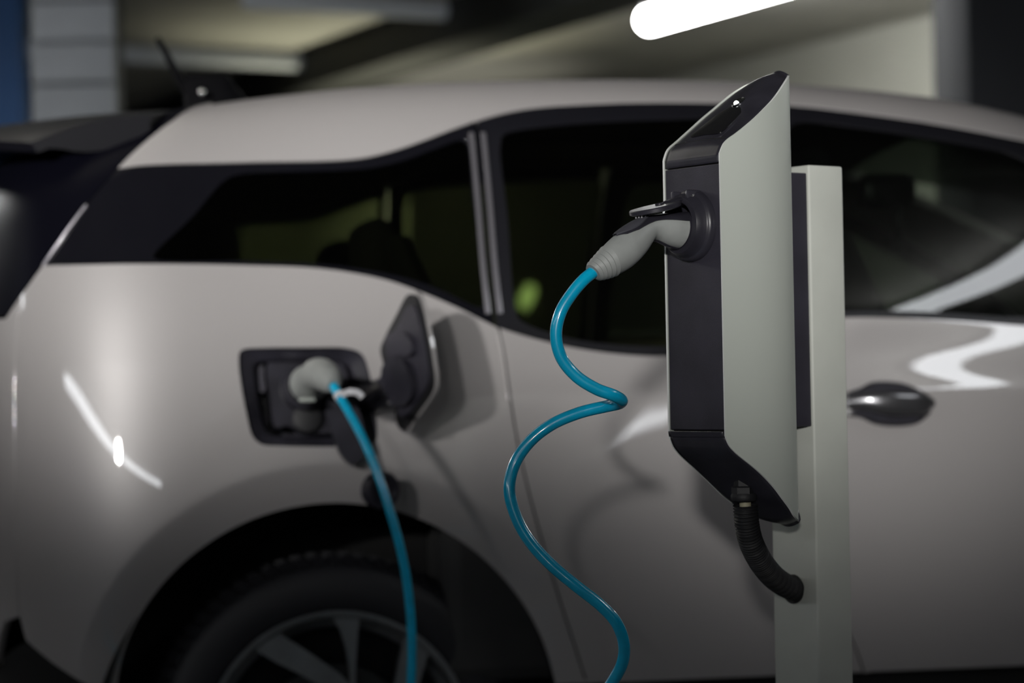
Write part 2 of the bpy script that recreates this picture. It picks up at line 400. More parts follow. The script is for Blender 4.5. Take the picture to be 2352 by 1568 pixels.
# ---- tube lamps
TUBE_ON = mat('lit_tube_diffuser', (0.9, 0.9, 0.9), 0.4, emit=(0.93, 0.96, 1.0), estr=TUBE_EMIT)
TUBE_DIM = mat('dim_tube_diffuser', (0.55, 0.58, 0.62), 0.4, emit=(0.8, 0.88, 1.0), estr=0.03)
HOUSE = mat('lamp_housing', (0.55, 0.55, 0.55), 0.5)
TUBE_HOT = mat('bright_tube_diffuser', (0.9, 0.9, 0.9), 0.4, emit=(0.97, 0.97, 0.93), estr=85)
def lamp(p0, p1, r, label, on=True, group=None, w=None):
    """batten with a round diffuser hanging just under the ceiling, from p0 to p1 (diffuser axis)"""
    p0 = np.array(p0, float); p1 = np.array(p1, float); c = (p0 + p1) / 2; v = p1 - p0; L = np.linalg.norm(v); v /= L
    e = empty('tube_lamp', tuple(c), math.atan2(v[1], v[0]), label, 'lamp', group)
    bm = bmesh.new(); n = 6
    P = [(-L / 2 + r * (1 - math.cos(a)), 0, 0) for a in np.linspace(0, math.pi / 2, n)][0:] ; rr = [r * math.sin(a) for a in np.linspace(0, math.pi / 2, n)]
    xs = [p[0] for p in P] + [-p[0] for p in P[::-1]]; rr = rr + rr[::-1]; rr[0] = rr[-1] = r * 0.15
    tube(bm, [(x, 0, 0) for x in xs], rr, 20); obj('diffuser', bm, mat('bright_tube_diffuser_%d' % on, (.9, .9, .9), .4, emit=(0.96, 0.97, 0.96), estr=on) if on > 1 else TUBE_ON if on else TUBE_DIM, e)
    hz = CEIL - .003 - c[2]
    bm = bmesh.new(); box(bm, (0, 0, r * 0.55 + max(hz - r * .55, .01) / 2), (L * 0.96, r * 1.1, max(hz - r * .55, .01)), 0.003); obj('housing', bm, HOUSE, e)
    return e
TZ = CEIL - 0.12
t0 = ceil_pt(1478, 50, TZ)
lamp(t0, t0 - A1 * 1.5, 0.052, 'bright white tube lamp at the top above the charger', 42)
# unlit-looking tubes across the far bays
e1 = ceil_pt(795, 147, CEIL - .05); lamp(e1, e1 - A2 * 1.6, 0.040, 'dim grey tube lamp across the upper left, lower of two', False)
e0 = ceil_pt(1215, 38, CEIL - .05); lamp(e0, e0 - A2 * 1.3, 0.036, 'dim grey tube lamp above the roof, its end near the dark beam', False)
# rows over and behind the camera (seen only as streaks in the paint and glass)
ZL = CEIL - 0.12
lamp((-5.8, 1.25, ZL), (-0.8, -3.75, ZL), 0.065, 'long tube lamp running over the left rear of the camera', True)
lamp((2.45, -3.4, ZL), (2.15, -2.3, ZL), 0.03, 'far tube lamp behind the camera, nearer of two', True)
lamp((4.8, -7.2, ZL), (3.8, -5.8, ZL), 0.035, 'far tube lamp behind the camera, farther of two', True)
lamp((2.14, 2.40, ZL), (2.02, 3.6, ZL), 0.062, 'tube lamp overhead between the post and the car front', True)
lamp((-4.0, 5.3, ZL), (-5.2, 4.85, ZL), 0.05, 'tube lamp overhead left behind the car tail', True)
lamp((3.6, 5.6, ZL), (2.9, 7.3, ZL), 0.05, 'unseen tube lamp added overhead to brighten the side wall', 30)  # added out of view to lift the side wall
for nm_, x0_, y0_ in (('nearest to the blue wall', -3.0, 8.1), ):
    lamp((x0_, y0_, ZL), (x0_ - .7, y0_ + 1.4 * 0 - 1.0, ZL), 0.05, 'unseen tube lamp added overhead to brighten the left bay, ' + nm_, 95)  # added out of view to lift the boarded column
lamp((0.75, 7.2, ZL), (0.30, 8.2, ZL), 0.05, 'unseen tube lamp added overhead close beside the side wall, past the right column', 25)  # another added tube, out of view, for the pale wall
cbx = empty('patch_box', (-0.66, 8.6, 0), R_(12), 'added pale box making the lit patch in the rear side window of the car', 'patch_box')  # box made up for the lit patch behind the glass
BOXM = mat('patch_box_paint', srgb(215, 220, 190), .6)
bm = bmesh.new(); box(bm, (0, 0, .88), (.56, .40, 1.60), .008); obj('body', bm, BOXM, cbx)
bm = bmesh.new(); box(bm, (0, -.206, .88), (.50, .012, 1.50), .003); obj('door', bm, BOXM, cbx)
bm = bmesh.new(); box(bm, (0, 0, .04), (.46, .36, .08), .002); obj('plinth', bm, BEAMM, cbx)
lb = at(1213, 682, 12.0)
lbx = empty('wall_light', tuple(lb), R_(20), 'small glowing light seen low through the rear door window', 'lamp')
bm = bmesh.new(); box(bm, (0, .03, 0), (.10, .04, .17), .012); obj('housing', bm, HOUSE, lbx)
bm = bmesh.new(); tube(bm, [(.02, 0, .055), (.012, 0, .03), (-.005, 0, 0), (-.02, 0, -.03), (-.03, 0, -.05)], [.02, .03, .032, .03, .02], 12); obj('diffuser', bm, mat('small_lit_diffuser', (.9, .9, .9), .4, emit=(.75, 1, .5), estr=7), lbx)
bm = bmesh.new(); box(bm, (0, .06, -.72 + (1.44 - lb[2]) * .5), (.04, .03, lb[2] + .06), .003); o = obj('stand', bm, HOUSE, lbx); o.location = (0, 0, 0.72 - (lb[2] - .0) / 2 - (1.44 - lb[2]) * .5)
lamp((-1.4, 14.0, ZL), (-2.1, 15.4, ZL), 0.06, 'hidden tube lamp added far beyond the car to lighten the dark bay', 9)  # added behind the car roof to lighten the far background
spot('patch_fill_spot', (0.55, 7.3, 2.5), (-0.50, 8.5, 1.45), 110, 15, rad=.04)  # added spot that lights the pale box beyond the car
# added spots, hidden behind the car, make the glow patches on the far ceiling
pA = ceil_pt(880, 85); spot('bay_fill_uplight', (pA[0] - .1, pA[1] + .5, 1.15), tuple(pA), 90, 80, rad=.1, col=(1, .97, .72))
pB = ceil_pt(1010, 165); spot('bay_fill_uplight', (pB[0], pB[1] + .4, 1.0), tuple(pB), 40, 60, rad=.1, col=(1, .98, .85))
# ================================================================= car
car = empty('car', tuple(ORG), PSI, 'champagne grey electric hatchback parked behind the charging post, plugged in at its rear quarter', 'car')
def px2pu(P, step=14, closed=False, n=10):
    q = crom(P, n, closed) if len(P) > 2 else np.asarray(P, float)
    return inv(resample(q, step))
def inpoly(x, y, poly):
    X, Y = poly[:, 0], poly[:, 1]; X2, Y2 = np.roll(X, -1), np.roll(Y, -1); c = np.zeros(x.shape, bool)
    for a, b, a2, b2 in zip(X, Y, X2, Y2):
        if b == b2: continue
        m = ((b > y) != (b2 > y)) & (x < (a2 - a) * (y - b) / (b2 - b) + a); c ^= m
    return c
def dens(poly, h):
    out = []
    n = len(poly)
    for i in range(n):
        a, b = poly[i], poly[(i + 1) % n]; k = max(1, int(math.ceil(np.linalg.norm(b - a) / h)))
        for j in range(k): out.append(a + (b - a) * j / k)
    return np.array(out)
def ccw(P):
    a = np.sum(P[:, 0] * np.roll(P[:, 1], -1) - np.roll(P[:, 0], -1) * P[:, 1]); return P if a > 0 else P[::-1]
def panel(name, outer, holes=(), m=PAINT, h=0.022, off=0.0, rim=0.014, extra=None, parent=None, sides=(1, -1), label=None, hole_rim=True, ret=False, dh=0.02):
    """a sheet of the car side cut to an outline in (p, u), with real depth at its edges"""
    outer = ccw(dens(np.asarray(outer, float), dh)); holes = [ccw(dens(np.asarray(q, float), dh)) for q in holes]
    gx, gy = np.meshgrid(np.arange(outer[:, 0].min(), outer[:, 0].max(), h), np.arange(outer[:, 1].min(), outer[:, 1].max(), h))
    G = np.stack([gx.ravel(), gy.ravel()], 1)
    if extra is not None: G = np.concatenate([G, extra])
    def edge_dist(Q, poly):
        a, b = poly, np.roll(poly, -1, 0); D = np.full(len(Q), 1e9)
        for s, e in zip(a, b):
            d = e - s; t = np.clip(((Q - s) @ d) / max(d @ d, 1e-12), 0, 1); D = np.minimum(D, np.linalg.norm(Q - s - t[:, None] * d, axis=1))
        return D
    k = inpoly(G[:, 0], G[:, 1], outer) & (edge_dist(G, outer) > 0.004)
    for q in holes: k &= ~inpoly(G[:, 0], G[:, 1], q) & (edge_dist(G, q) > 0.004)
    G = G[k]
    V = [outer] + holes; vs = np.concatenate(V + [G]); es = []; o = 0
    for q in V: es += [(o + i, o + (i + 1) % len(q)) for i in range(len(q))]; o += len(q)
    r = delaunay_2d_cdt([Vector(v) for v in vs], es, [], 0, 1e-6)
    pv = np.array([tuple(v) for v in r[0]]); F = np.array([tuple(f) for f in r[2] if len(f) == 3])
    cen = pv[F].mean(1); k = inpoly(cen[:, 0], cen[:, 1], outer)
    for q in holes: k &= ~inpoly(cen[:, 0], cen[:, 1], q)
    F = F[k]
    a = pv[F]; ar = (a[:, 1, 0] - a[:, 0, 0]) * (a[:, 2, 1] - a[:, 0, 1]) - (a[:, 2, 0] - a[:, 0, 0]) * (a[:, 1, 1] - a[:, 0, 1])
    F[ar < 0] = F[ar < 0][:, ::-1]
    Nn = N(pv[:, 0], pv[:, 1]); P3 = S(pv[:, 0], pv[:, 1]) + Nn * off
    verts = [tuple(v) for v in P3]; faces = [tuple(int(i) for i in f) for f in F]; nor = [tuple(n) for n in Nn]
    for qi, q in enumerate(V):
        if qi > 0 and not hole_rim: continue
        q2 = S(q[:, 0], q[:, 1]); nn = N(q[:, 0], q[:, 1]); t = np.roll(q2, -1, 0) - np.roll(q2, 1, 0); t /= np.linalg.norm(t, axis=1, keepdims=True)
        sd = np.cross(t, nn) * (1 if qi == 0 else -1)
        b = len(verts); n = len(q)
        e0, e1 = q2 + nn * (off - 0.0), q2 + nn * (off - 0.0022) + sd * 0.0008
        e2 = q2 + nn * (off - rim)
        for ring, nr in ((e0, nn * .85 + sd * .5), (e1, sd), (e2, sd)):
            verts += [tuple(v) for v in ring]; nor += [tuple(v / np.linalg.norm(v)) for v in nr]
        for k2 in range(2):
            for i in range(n):
                j = (i + 1) % n; A, B_, C_, D_ = b + k2 * n + i, b + k2 * n + j, b + (k2 + 1) * n + j, b + (k2 + 1) * n + i
                faces.append((A, D_, C_, B_) if qi == 0 else (A, B_, C_, D_))
    res = []
    for sgn in sides:
        vv = verts if sgn == 1 else [(x, -y, z) for x, y, z in verts]; ff = faces if sgn == 1 else [f[::-1] for f in faces]
        nn = nor if sgn == 1 else [(x, -y, z) for x, y, z in nor]
        me = bpy.data.meshes.new(name); me.from_pydata(vv, [], ff); me.validate(); me.materials.append(m)
        for p in me.polygons: p.use_smooth = True
        if len(me.vertices) == len(nn): me.normals_split_custom_set_from_vertices(nn)
        res.append(link(name, me, None, parent if parent is not None else car, None, label))
    return res
def circ(cx, cz, r, a0=0, a1=360, n=90):
    t = np.radians(np.linspace(a0, a1, n)); return np.stack([cx + r * np.cos(t), cz + r * np.sin(t)], 1)

# ---------------- shared lines (photo pixels on the car side)
belt_px = [(98, 610), (330, 606), (560, 609), (740, 617), (880, 641), (960, 668), (1050, 706), (1145, 752), (1290, 793), (1410, 812), (1530, 818), (1640, 806), (1740, 772), (1820, 741), (1948, 729), (2150, 734), (2352, 748)]
top_px = [(272, 386), (320, 379), (560, 373), (820, 365), (900, 348), (960, 328), (1090, 279), (1200, 251), (1360, 238), (1540, 234), (1812, 241), (1960, 257), (2150, 284), (2352, 322)]
belt = px2pu(belt_px); top = px2pu(top_px)
belt = np.concatenate([belt, [(1.55, 1.10), (1.8, 1.085), (2.05, 1.06)]]); top = np.concatenate([top, [(1.60, 1.385), (1.8, 1.285), (1.95, 1.185), (2.08, 1.095)]])
def bu(p): return np.interp(p, belt[:, 0], belt[:, 1])
seam1 = px2pu([(1146, 753), (1158, 810), (1168, 880), (1186, 1000), (1215, 1130), (1262, 1300), (1345, 1560)])
seam1 = np.concatenate([seam1, [(seam1[-1, 0] + .03, 0.455)]])
s1 = lambda u: np.interp(u, seam1[::-1, 1], seam1[::-1, 0])
seam2 = px2pu([(1770, 762), (1775, 860), (1800, 1000), (1850, 1200), (1905, 1360), (1962, 1480), (1985, 1545)])
seam2 = np.concatenate([seam2, [(seam2[-1, 0] + .012, 0.455)]])
SILL = 0.455
corner = px2pu([(38, 790), (35, 900), (35, 1000), (36, 1150), (40, 1300)])
corner_p = lambda u: np.interp(u, corner[::-1, 1], corner[::-1, 0])
crn_up = px2pu([(98, 611), (70, 650), (48, 700), (40, 750)])
WXC, WZC, RA = -0.012, 0.387, 0.408
GAP = 0.0022
# arch refinement points
ax_ = np.concatenate([circ(WXC, WZC, r, -5, 185, 120) for r in (0.418, 0.44, 0.462, 0.472, 0.476, 0.479, 0.481, 0.483, 0.486, 0.490, 0.498)])
def line_pts(f, p0, p1, offs, st=0.012):
    p = np.arange(p0, p1, st); return np.concatenate([np.stack([p, f(p) + o], 1) for o in offs])
crease_d = line_pts(lambda p: 0.976 - 0.012 * (p - 1.2), 0.3, 2.2, (-.012, -.006, 0, .006, .012, .02, .03, .04, .055, .065, .075, .085, .1, .12, .13, .14))
crease_q = line_pts(lambda p: 1.055 + 0 * p, -.7, .6, (-.01, -.004, 0, .004, .01))

# ---------------- charging port outline on the quarter
port_px = [(560, 801), (600, 798), (700, 797), (800, 799), (832, 812), (848, 850), (860, 920), (868, 985), (864, 1012), (845, 1025), (760, 1026), (640, 1024), (600, 1020), (580, 1002), (566, 950), (553, 880), (548, 830), (550, 808)]
port = inv(resample(np.vstack([crom(port_px, 6, True), crom(port_px, 6, True)[:1]]), 9)[:-1])

# ---------------- rear quarter panel
b1 = belt[belt[:, 0] < s1(bu(seam1[0, 0])) - 0.01]
RBOT = inv([(8, 1415), (60, 1470), (125, 1525), (190, 1566)])
arch = circ(WXC, WZC, RA, 170.4, 9.6, 70)                 # u at ends = SILL
low = [(-0.39 - 0.0, SILL - 0.0)]
quarter = np.concatenate([b1, [(seam1[0, 0] - GAP, bu(seam1[0, 0]) - .001)], seam1[1:] - [GAP, 0], arch[::-1], RBOT[::-1][:3], [(corner_p(0.66), 0.60)], corner[::-1], crn_up[::-1][:-1]])
q_obj = panel('quarter_panel', quarter, [port], PAINT, extra=np.concatenate([ax_, crease_q, crease_d]), sides=(1,), h=0.018)[0]
panel('quarter_panel', quarter, [], PAINT, extra=np.concatenate([ax_, crease_q]), sides=(-1,), h=0.03)
# rear door, front door
bm_ = belt[(belt[:, 0] > seam1[0, 0] + .01) & (belt[:, 0] < seam2[0, 0] - .01)]
rdoor = np.concatenate([[(seam1[0, 0] + GAP, bu(seam1[0, 0] + GAP))], bm_, [(seam2[0, 0] - GAP, bu(seam2[0, 0]))], seam2[1:] - [GAP, 0], (seam1 + [GAP, 0])[1:][::-1]])
rd = panel('rear_door', rdoor, [], PAINT, extra=crease_d)
bm2 = belt[belt[:, 0] > seam2[0, 0] + .01]
fdoor = np.concatenate([[(seam2[0, 0] + GAP, bu(seam2[0, 0]))], bm2, [(2.07, 0.9), (2.08, SILL)], (seam2 + [GAP, 0])[1:][::-1]])
fd = panel('front_door', fdoor, [], PAINT, extra=crease_d)
fend = np.concatenate([[(2.055, 1.058), (2.3, 1.02), (2.6, 0.97), (2.9, 0.92), (3.15, .88)], [(3.18, 0.30)], circ(2.57, WZC, RA, -10, 170.4, 60), [(2.085, SILL), (2.075, 0.9)]])
panel('front_fender', fend, [], PAINT, h=0.04)
# sill
panel('sill', [(0.30, SILL - .006), (2.25, SILL - .006), (2.25, .22), (0.38, .22)], [], DARK, off=-0.012)
# roof side rail, continuing to the front pillar
hp = top[:, 0]
UT = lambda p: roofz(p) - 0.155 + LARC - 0.045
pr = np.linspace(-0.20, 2.09, 80)
lead = inv([(273, 384), (300, 356), (330, 329), (365, 300), (400, 275)])
lead = np.concatenate([lead, [lead[-1] + (.030, .045), lead[-1] + (.058, .085), lead[-1] + (.08, .12)]]); print('lead', lead.round(3).tolist())
rail = np.concatenate([top + [0, .0015], [(2.09, UT(2.09))], np.stack([pr, UT(pr)], 1)[::-1][1:], lead[::-1]])
panel('roof_rail', rail, [], PAINT, rim=0.02, dh=0.012, h=0.014)
# C-pillar and B-pillar gap lines within the glass band
gapc = px2pu([(1094, 279), (1100, 340), (1112, 470), (1124, 620), (1138, 748)])
gapb = np.stack([seam2[0, 0] + np.linspace(.012, 0, 10), np.linspace(1.43, bu(seam2[0, 0]), 10)], 1)
tail_px = [(98, 610), (140, 548), (182, 490), (226, 437), (272, 386)]
tl = px2pu(tail_px)
def band(L, Rr, name, hole, lab=None):
    t = top[(top[:, 0] > L[0, 0] + .006) & (top[:, 0] < Rr[0, 0] - .006)] - [0, .0015]; b = belt[(belt[:, 0] > L[-1, 0] + .006) & (belt[:, 0] < Rr[-1, 0] - .006)] + [0, .0015]
    outl = np.concatenate([t, Rr, b[::-1], L[::-1]])
    panel(name, outl, [hole], SATIN if name[0] == 'd' else GBLACK, off=-0.001, rim=0.012, h=0.03, dh=.015)
    return outl
hq = inv(resample(crom([(350, 590), (440, 498), (520, 410), (560, 397), (700, 392), (850, 384), (930, 366), (1000, 340), (1062, 320), (1074, 330), (1085, 430), (1100, 560), (1112, 700), (1104, 706), (1010, 664), (940, 640), (860, 622), (740, 606), (560, 598), (370, 597)], 6, True), 12)[:-1])
hr = inv(resample(crom([(1152, 312), (1170, 302), (1300, 284), (1540, 272), (1700, 272), (1722, 282), (1726, 500), (1728, 740), (1700, 766), (1600, 790), (1530, 795), (1400, 790), (1290, 772), (1196, 736), (1186, 720), (1166, 500)], 6, True), 12)[:-1])
hf = np.concatenate([inv(resample(crom([(1830, 718), (1818, 700), (1812, 500), (1808, 300), (1830, 280), (1960, 290), (2150, 318), (2300, 345)], 6), 12)), [(1.50, 1.375), (1.75, 1.26), (1.93, 1.14), (1.96, 1.105), (1.92, 1.094), (1.7, 1.107)], inv([(2300, 727), (2150, 716), (1990, 712)])])
band(tl[::-1], gapc - [GAP * 1.5, 0], 'quarter_window_frame', hq)
band(gapc + [GAP * 1.5, 0], gapb - [GAP, 0], 'door_window_frame', hr)
band(gapb + [GAP, 0], np.array([(2.085, 1.09), (2.055, 1.062)]), 'door_window_frame', hf)
shr = lambda q, k=1.0: q
for nm, hq_, gm in (('side_window', hq, GLASS_R), ('side_window', hr, GLASS_R), ('side_window', hf, GLASS_F)):
    panel(nm, hq_, [], gm, off=-0.004, rim=0.001, h=0.04)
# raised beads either side of the C-pillar gap
for dx, w0 in ((-14, 5), (14, 5)):
    Lb = gapc + np.array([dx / 1240, 0]); Lb = Lb[2:-2]
    for sgn in (1, -1):
        bm = bmesh.new(); Pp = S(Lb[:, 0], Lb[:, 1]) + N(Lb[:, 0], Lb[:, 1]) * 0.0005
        tube(bm, Pp * [1, sgn, 1], 0.0040, 8, r2=0.0052); obj('window_bead', bm, TRIMM, car)

# beads added to carry the highlights on the rear pillar lip and rear door edge
for nm_, Lb, m_, r_b, o_b in (('pillar_highlight_bead', np.concatenate([tl[:int(len(tl) * .62)]]) + [0.002, 0], TRIMM, .0035, .0), ('door_highlight_bead', seam1[1:int(len(seam1) * .22)] + [-0.004, 0], PAINT, .0032, -.0006)):
    for sgn in (1, -1):
        bm = bmesh.new(); tube(bm, (S(Lb[:, 0], Lb[:, 1]) + N(Lb[:, 0], Lb[:, 1]) * o_b) * [1, sgn, 1], r_b, 10); obj(nm_, bm, m_, car)
# ---------------- rear: hatch, bumper
pc = np.linspace(PMIN + 0.0, tl[0, 0], 30)
def hatch_u(t): return t
UTp = lambda p: roofz(np.interp(p, PQ, PX)) - 0.155 + LARC
hedge = np.concatenate([tl[:-1], lead]) - [0.0035, 0]
hatch = np.concatenate([[(PMIN, 1.145), (-0.9, 1.145), (-0.66, 1.15)], hedge, [(-0.28, 1.66), (-0.5, 1.66), (-0.8, 1.64), (PMIN, 1.62)]])
wl = [(PMIN, 1.20), (-0.75, 1.20), (-0.60, 1.225), (-0.50, 1.40), (-0.47, 1.46), (-0.60, 1.50), (-0.8, 1.52), (PMIN, 1.52)]
for o in panel('tailgate', hatch, [], mat('tailgate_black', (.003, .003, .006), .35, spec=.04), off=-0.001, h=0.03): pass
bump = np.concatenate([[(PMIN, 1.138), (-0.9, 1.138), (-0.66, 1.143)], crn_up[:-1] - [0.004, .006], corner - [0.004, 0], [(corner_p(0.66) - .004, 0.60)], RBOT[:1] + [0, -.01], [(-0.75, .50), (-0.9, .46), (PMIN, .45)]])
panel('rear_bumper', bump, [], PAINT, h=0.025)
panel('bumper_valance', [(PMIN, .46), (-.9, .47), (-.75, .51), (-.60, .56), (-.46, .47), (-.40, .40), (-.41, .25), (PMIN, .25)], [], DARK, off=-.015, h=.04)
# ---------------- roof skin
rows = []
for s in np.linspace(-0.30, 1.45, 50):
    e = S(s, UT(s) + 0.0); c = []
    for t in np.linspace(-1, 1, 25):
        c.append((e[0] - (0.04 * (1 - t * t) if s < 0 else 0), e[1] * t * -1, e[2] - 0.003 + 0.038 * (1 - t * t)))
    rows.append(c)
bm = bmesh.new(); grid_faces(bm, rows); ob = obj('roof', bm, mat('roof_black', (.02, .02, .022), .55), car, angle=60)
# windscreen
e0, e1 = rows[-1], [(2.35 + 0.25 * (1 - t * t), -0.70 * t, 1.03) for t in np.linspace(-1, 1, 25)]
bm = bmesh.new(); grid_faces(bm, [[tuple(np.array(a) * (1 - k) + np.array(b) * k + np.array((0, 0, 0.06 * math.sin(math.pi * k)))) for a, b in zip(e0, e1)] for k in np.linspace(0, 1, 12)]); obj('windscreen', bm, GLASS_F, car)
# bonnet and nose
rowsb = []
for k in np.linspace(0, 1, 16):
    x = 2.30 + 0.98 * k; hw = 0.74 - 0.10 * k ** 3; zz = 1.03 - 0.10 * k - 0.14 * k ** 4
    rowsb.append([(x - 0.18 * k * t * t + .22 * (1 - k) * (1 - t * t), -hw * t, zz + .03 * (1 - t * t)) for t in np.linspace(-1, 1, 21)])
bm = bmesh.new(); grid_faces(bm, rowsb); obj('bonnet', bm, PAINT, car)
panel('front_bumper', [(3.14, .86), (3.3, .85), (3.6, .83), (PMAX, .82), (PMAX, .3), (3.16, .3)], [], PAINT, h=.04)
# ---------------- spoiler and antenna
bm = bmesh.new(); rows = []
# wing profile across the car, built station by station from tip to tip
for t in np.linspace(-1, 1, 41):
    a = abs(t); y = -0.66 * t
    xr = -0.82 + 0.28 * a ** 3.0; xf = -0.22 - 0.10 * a ** 4; zt = 1.575 - 0.055 * a ** 2.6; zr = 1.515 - 0.045 * a ** 2.5
    top_ = [(xf + (xr - xf) * k, y, zt + (zr - zt) * k ** 1.25 + 0.008 * math.sin(math.pi * k)) for k in np.linspace(0, 1, 10)]
    th_ = 0.055 * (1 - .25 * a)
    bot_ = [(xf + (xr + .012 - xf) * k, y, zt + (zr - .010 - zt) * k ** 1.25 - th_ * (math.sin(math.pi * min(1, k + .15)) ** .7 if k < .84 else 0.12) - .004) for k in np.linspace(1, 0, 10)]
    rows.append(top_ + bot_)
grid_faces(bm, rows, close_v=True, cap0=True, cap1=True); obj('spoiler', bm, mat('spoiler_black', (.005, .005, .008), .4, spec=.25), car)
an0 = at(440, 215, 5.05); an1 = at(362, 88, 5.05); ac = w2c(np.array([at(425, 205, 5.05), at(600, 212, 5.05)]))
bm = bmesh.new(); m0, m1 = ac
hz = w2c(at(500, 172, 5.05))[2] - 0.0
prof = []
for k in np.linspace(0, 1, 14):
    x = m0[0] + (m1[0] - m0[0]) * k; hh = (hz - 1.555) * (1.0 if k < .15 else (1.0 - max(0, (k - .55)) / .45) ** .8) + .004; hw = 0.03 * math.sin(math.pi * (0.12 + .86 * k)) ** .6 + .003
    prof.append([(x, m0[1] + hw * math.cos(a) * (1 if math.sin(a) < .7 else .8), 1.555 + hh * max(0, math.sin(a)) ** .6 - (.03 if math.sin(a) < 0 else 0)) for a in np.linspace(0, 2 * math.pi, 20, endpoint=False)])
grid_faces(bm, prof, close_v=True, cap0=True, cap1=True); ant = obj('antenna_base', bm, mat('antenna_black', (.002, .002, .003), .8, spec=.1), car)
bm = bmesh.new(); a0, a1 = w2c(np.array([at(436, 222, 5.05), at(362, 88, 5.05)]))
tube(bm, [a0 + (a1 - a0) * k for k in np.linspace(0, 1, 8)], np.linspace(.010, .006, 8), 10); obj('antenna_rod', bm, MATS['antenna_black'], car)
bm = bmesh.new(); q = w2c(at(464, 212, 5.0)); bmesh.ops.create_uvsphere(bm, u_segments=12, v_segments=8, radius=.008, matrix=Matrix.Translation(tuple(q))); obj('antenna_glint', bm, CHROME, car)  # metal ball added as the highlight dot on the antenna base

# ---------------- charging port in the right quarter
pp = S(port[:, 0], port[:, 1]); pn = N(port[:, 0], port[:, 1]); pcn = pp.mean(0); nav = pn.mean(0); nav /= np.linalg.norm(nav)
prt = None
def ring(sc_, dep, sh=(0, 0)):
    q = pcn + (pp - pcn) * sc_; q = q - nav * dep; q[:, 0] += sh[0]; q[:, 2] += sh[1]; return q
bm = bmesh.new()
rr = [ring(1.0, 0.001) - pn * .002, ring(0.985, .004), ring(.93, .012), ring(.80, .017), ring(.765, .022), ring(.75, .06), ring(.74, .075)]
V = grid_faces(bm, [[p for p in r] for r in rr], close_v=True); bm.faces.new(V[-1])
port_o = obj('charging_port', bm, BSMOOTH, car, angle=35)
ex = np.array([math.cos(0), 0, 0]); px_ax = np.cross(nav, (0, 0, 1)); px_ax /= np.linalg.norm(px_ax); px_ax = px_ax if px_ax[0] > 0 else -px_ax; pz_ax = np.cross(px_ax, nav); pz_ax *= np.sign(pz_ax[2])
def onport(px, py, dep=0.0):
    """point where the photo ray meets the port plane, dep metres outside the body"""
    P0 = c2w(pcn + nav * dep); nw = c2w(pcn + nav) - c2w(pcn); return w2c(at_plane(px, py, P0, nw))
# panel behind with a slot, raised socket pan
def pad(name, pts, dep0, dep1, m, parent, n=5, cl=True):
    q = crom(pts, n, True) if cl else np.array(pts, float); bm = bmesh.new(); prism(bm, [onport(a, b, dep0) for a, b in q], nav * (dep1 - dep0)); 
    return obj(name, bm, m, parent, angle=30)
pad('inner_pan', [(612, 842), (640, 838), (700, 838), (770, 840), (790, 860), (800, 920), (806, 990), (790, 1000), (700, 1000), (655, 985), (630, 990), (618, 930)], -.07, -.03, BSMOOTH, port_o)
pad('slot_cover', [(583, 850), (600, 846), (604, 880), (606, 905), (590, 908), (584, 880)], -.07, -.035, BPLAS, port_o)
pad('slot_cover', [(594, 955), (607, 955), (612, 985), (600, 985)], -.07, -.04, BPLAS, port_o)
sc0 = onport(698, 893, -0.03)
bm = bmesh.new(); lathe(bm, [(.043, 0), (.043, .030), (.040, .034), (.034, .034), (.033, .006), (.001, .006)], sc0, nav, 40); obj('socket_ring', bm, BSMOOTH, port_o)
bm = bmesh.new(); q = onport(705, 962, -.03); lathe(bm, [(.026, 0), (.026, .012), (.022, .014), (.001, .014)], q, nav, 32); obj('dc_socket', bm, RUBBER, port_o)
# socket covers hanging from straps
pad('socket_cover', [(748, 925), (770, 900), (800, 905), (835, 990), (838, 1040), (810, 1070), (785, 1052), (765, 1010)], .012, .03, BSMOOTH, port_o)
cq = onport(868, 1125, .03); cax = nav * .85 + px_ax * .45 - pz_ax * .2
bm = bmesh.new(); lathe(bm, [(.001, -.012), (.026, -.012), (.031, -.008), (.031, .012), (.034, .013), (.034, .019), (.026, .021), (.024, .013), (.001, .013)], cq, cax, 40); obj('hanging_cap', bm, BSMOOTH, port_o)
bm = bmesh.new(); tube(bm, crom([cq + nav * -.01 + pz_ax * .02, onport(862, 1075, .02), onport(850, 1010, .015), onport(842, 955, .0)], 8), .003, 8); obj('cap_strap', bm, RUBBER, port_o)
# hinge arm and open flap
def arm(pts, r, r2, m, name):
    bm = bmesh.new(); tube(bm, crom([onport(*a) for a in pts], 8), r, 10, r2=r2, up=tuple(nav)); return obj(name, bm, m, port_o)
arm([(800, 905, -.03), (840, 908, .02), (872, 890, .04), (905, 885, .055)], .010, .022, BSMOOTH, 'hinge_arm')
arm([(872, 900, .04), (888, 860, .055), (905, 828, .06), (915, 800, .06)], .008, .010, BSMOOTH, 'hinge_arm')
arm([(850, 925, .02), (880, 925, .045), (912, 922, .055)], .007, .010, BSMOOTH, 'hinge_arm')
arm([(858, 958, .0), (872, 935, .03), (880, 915, .045)], .0025, .0025, CHROME, 'hinge_spring')
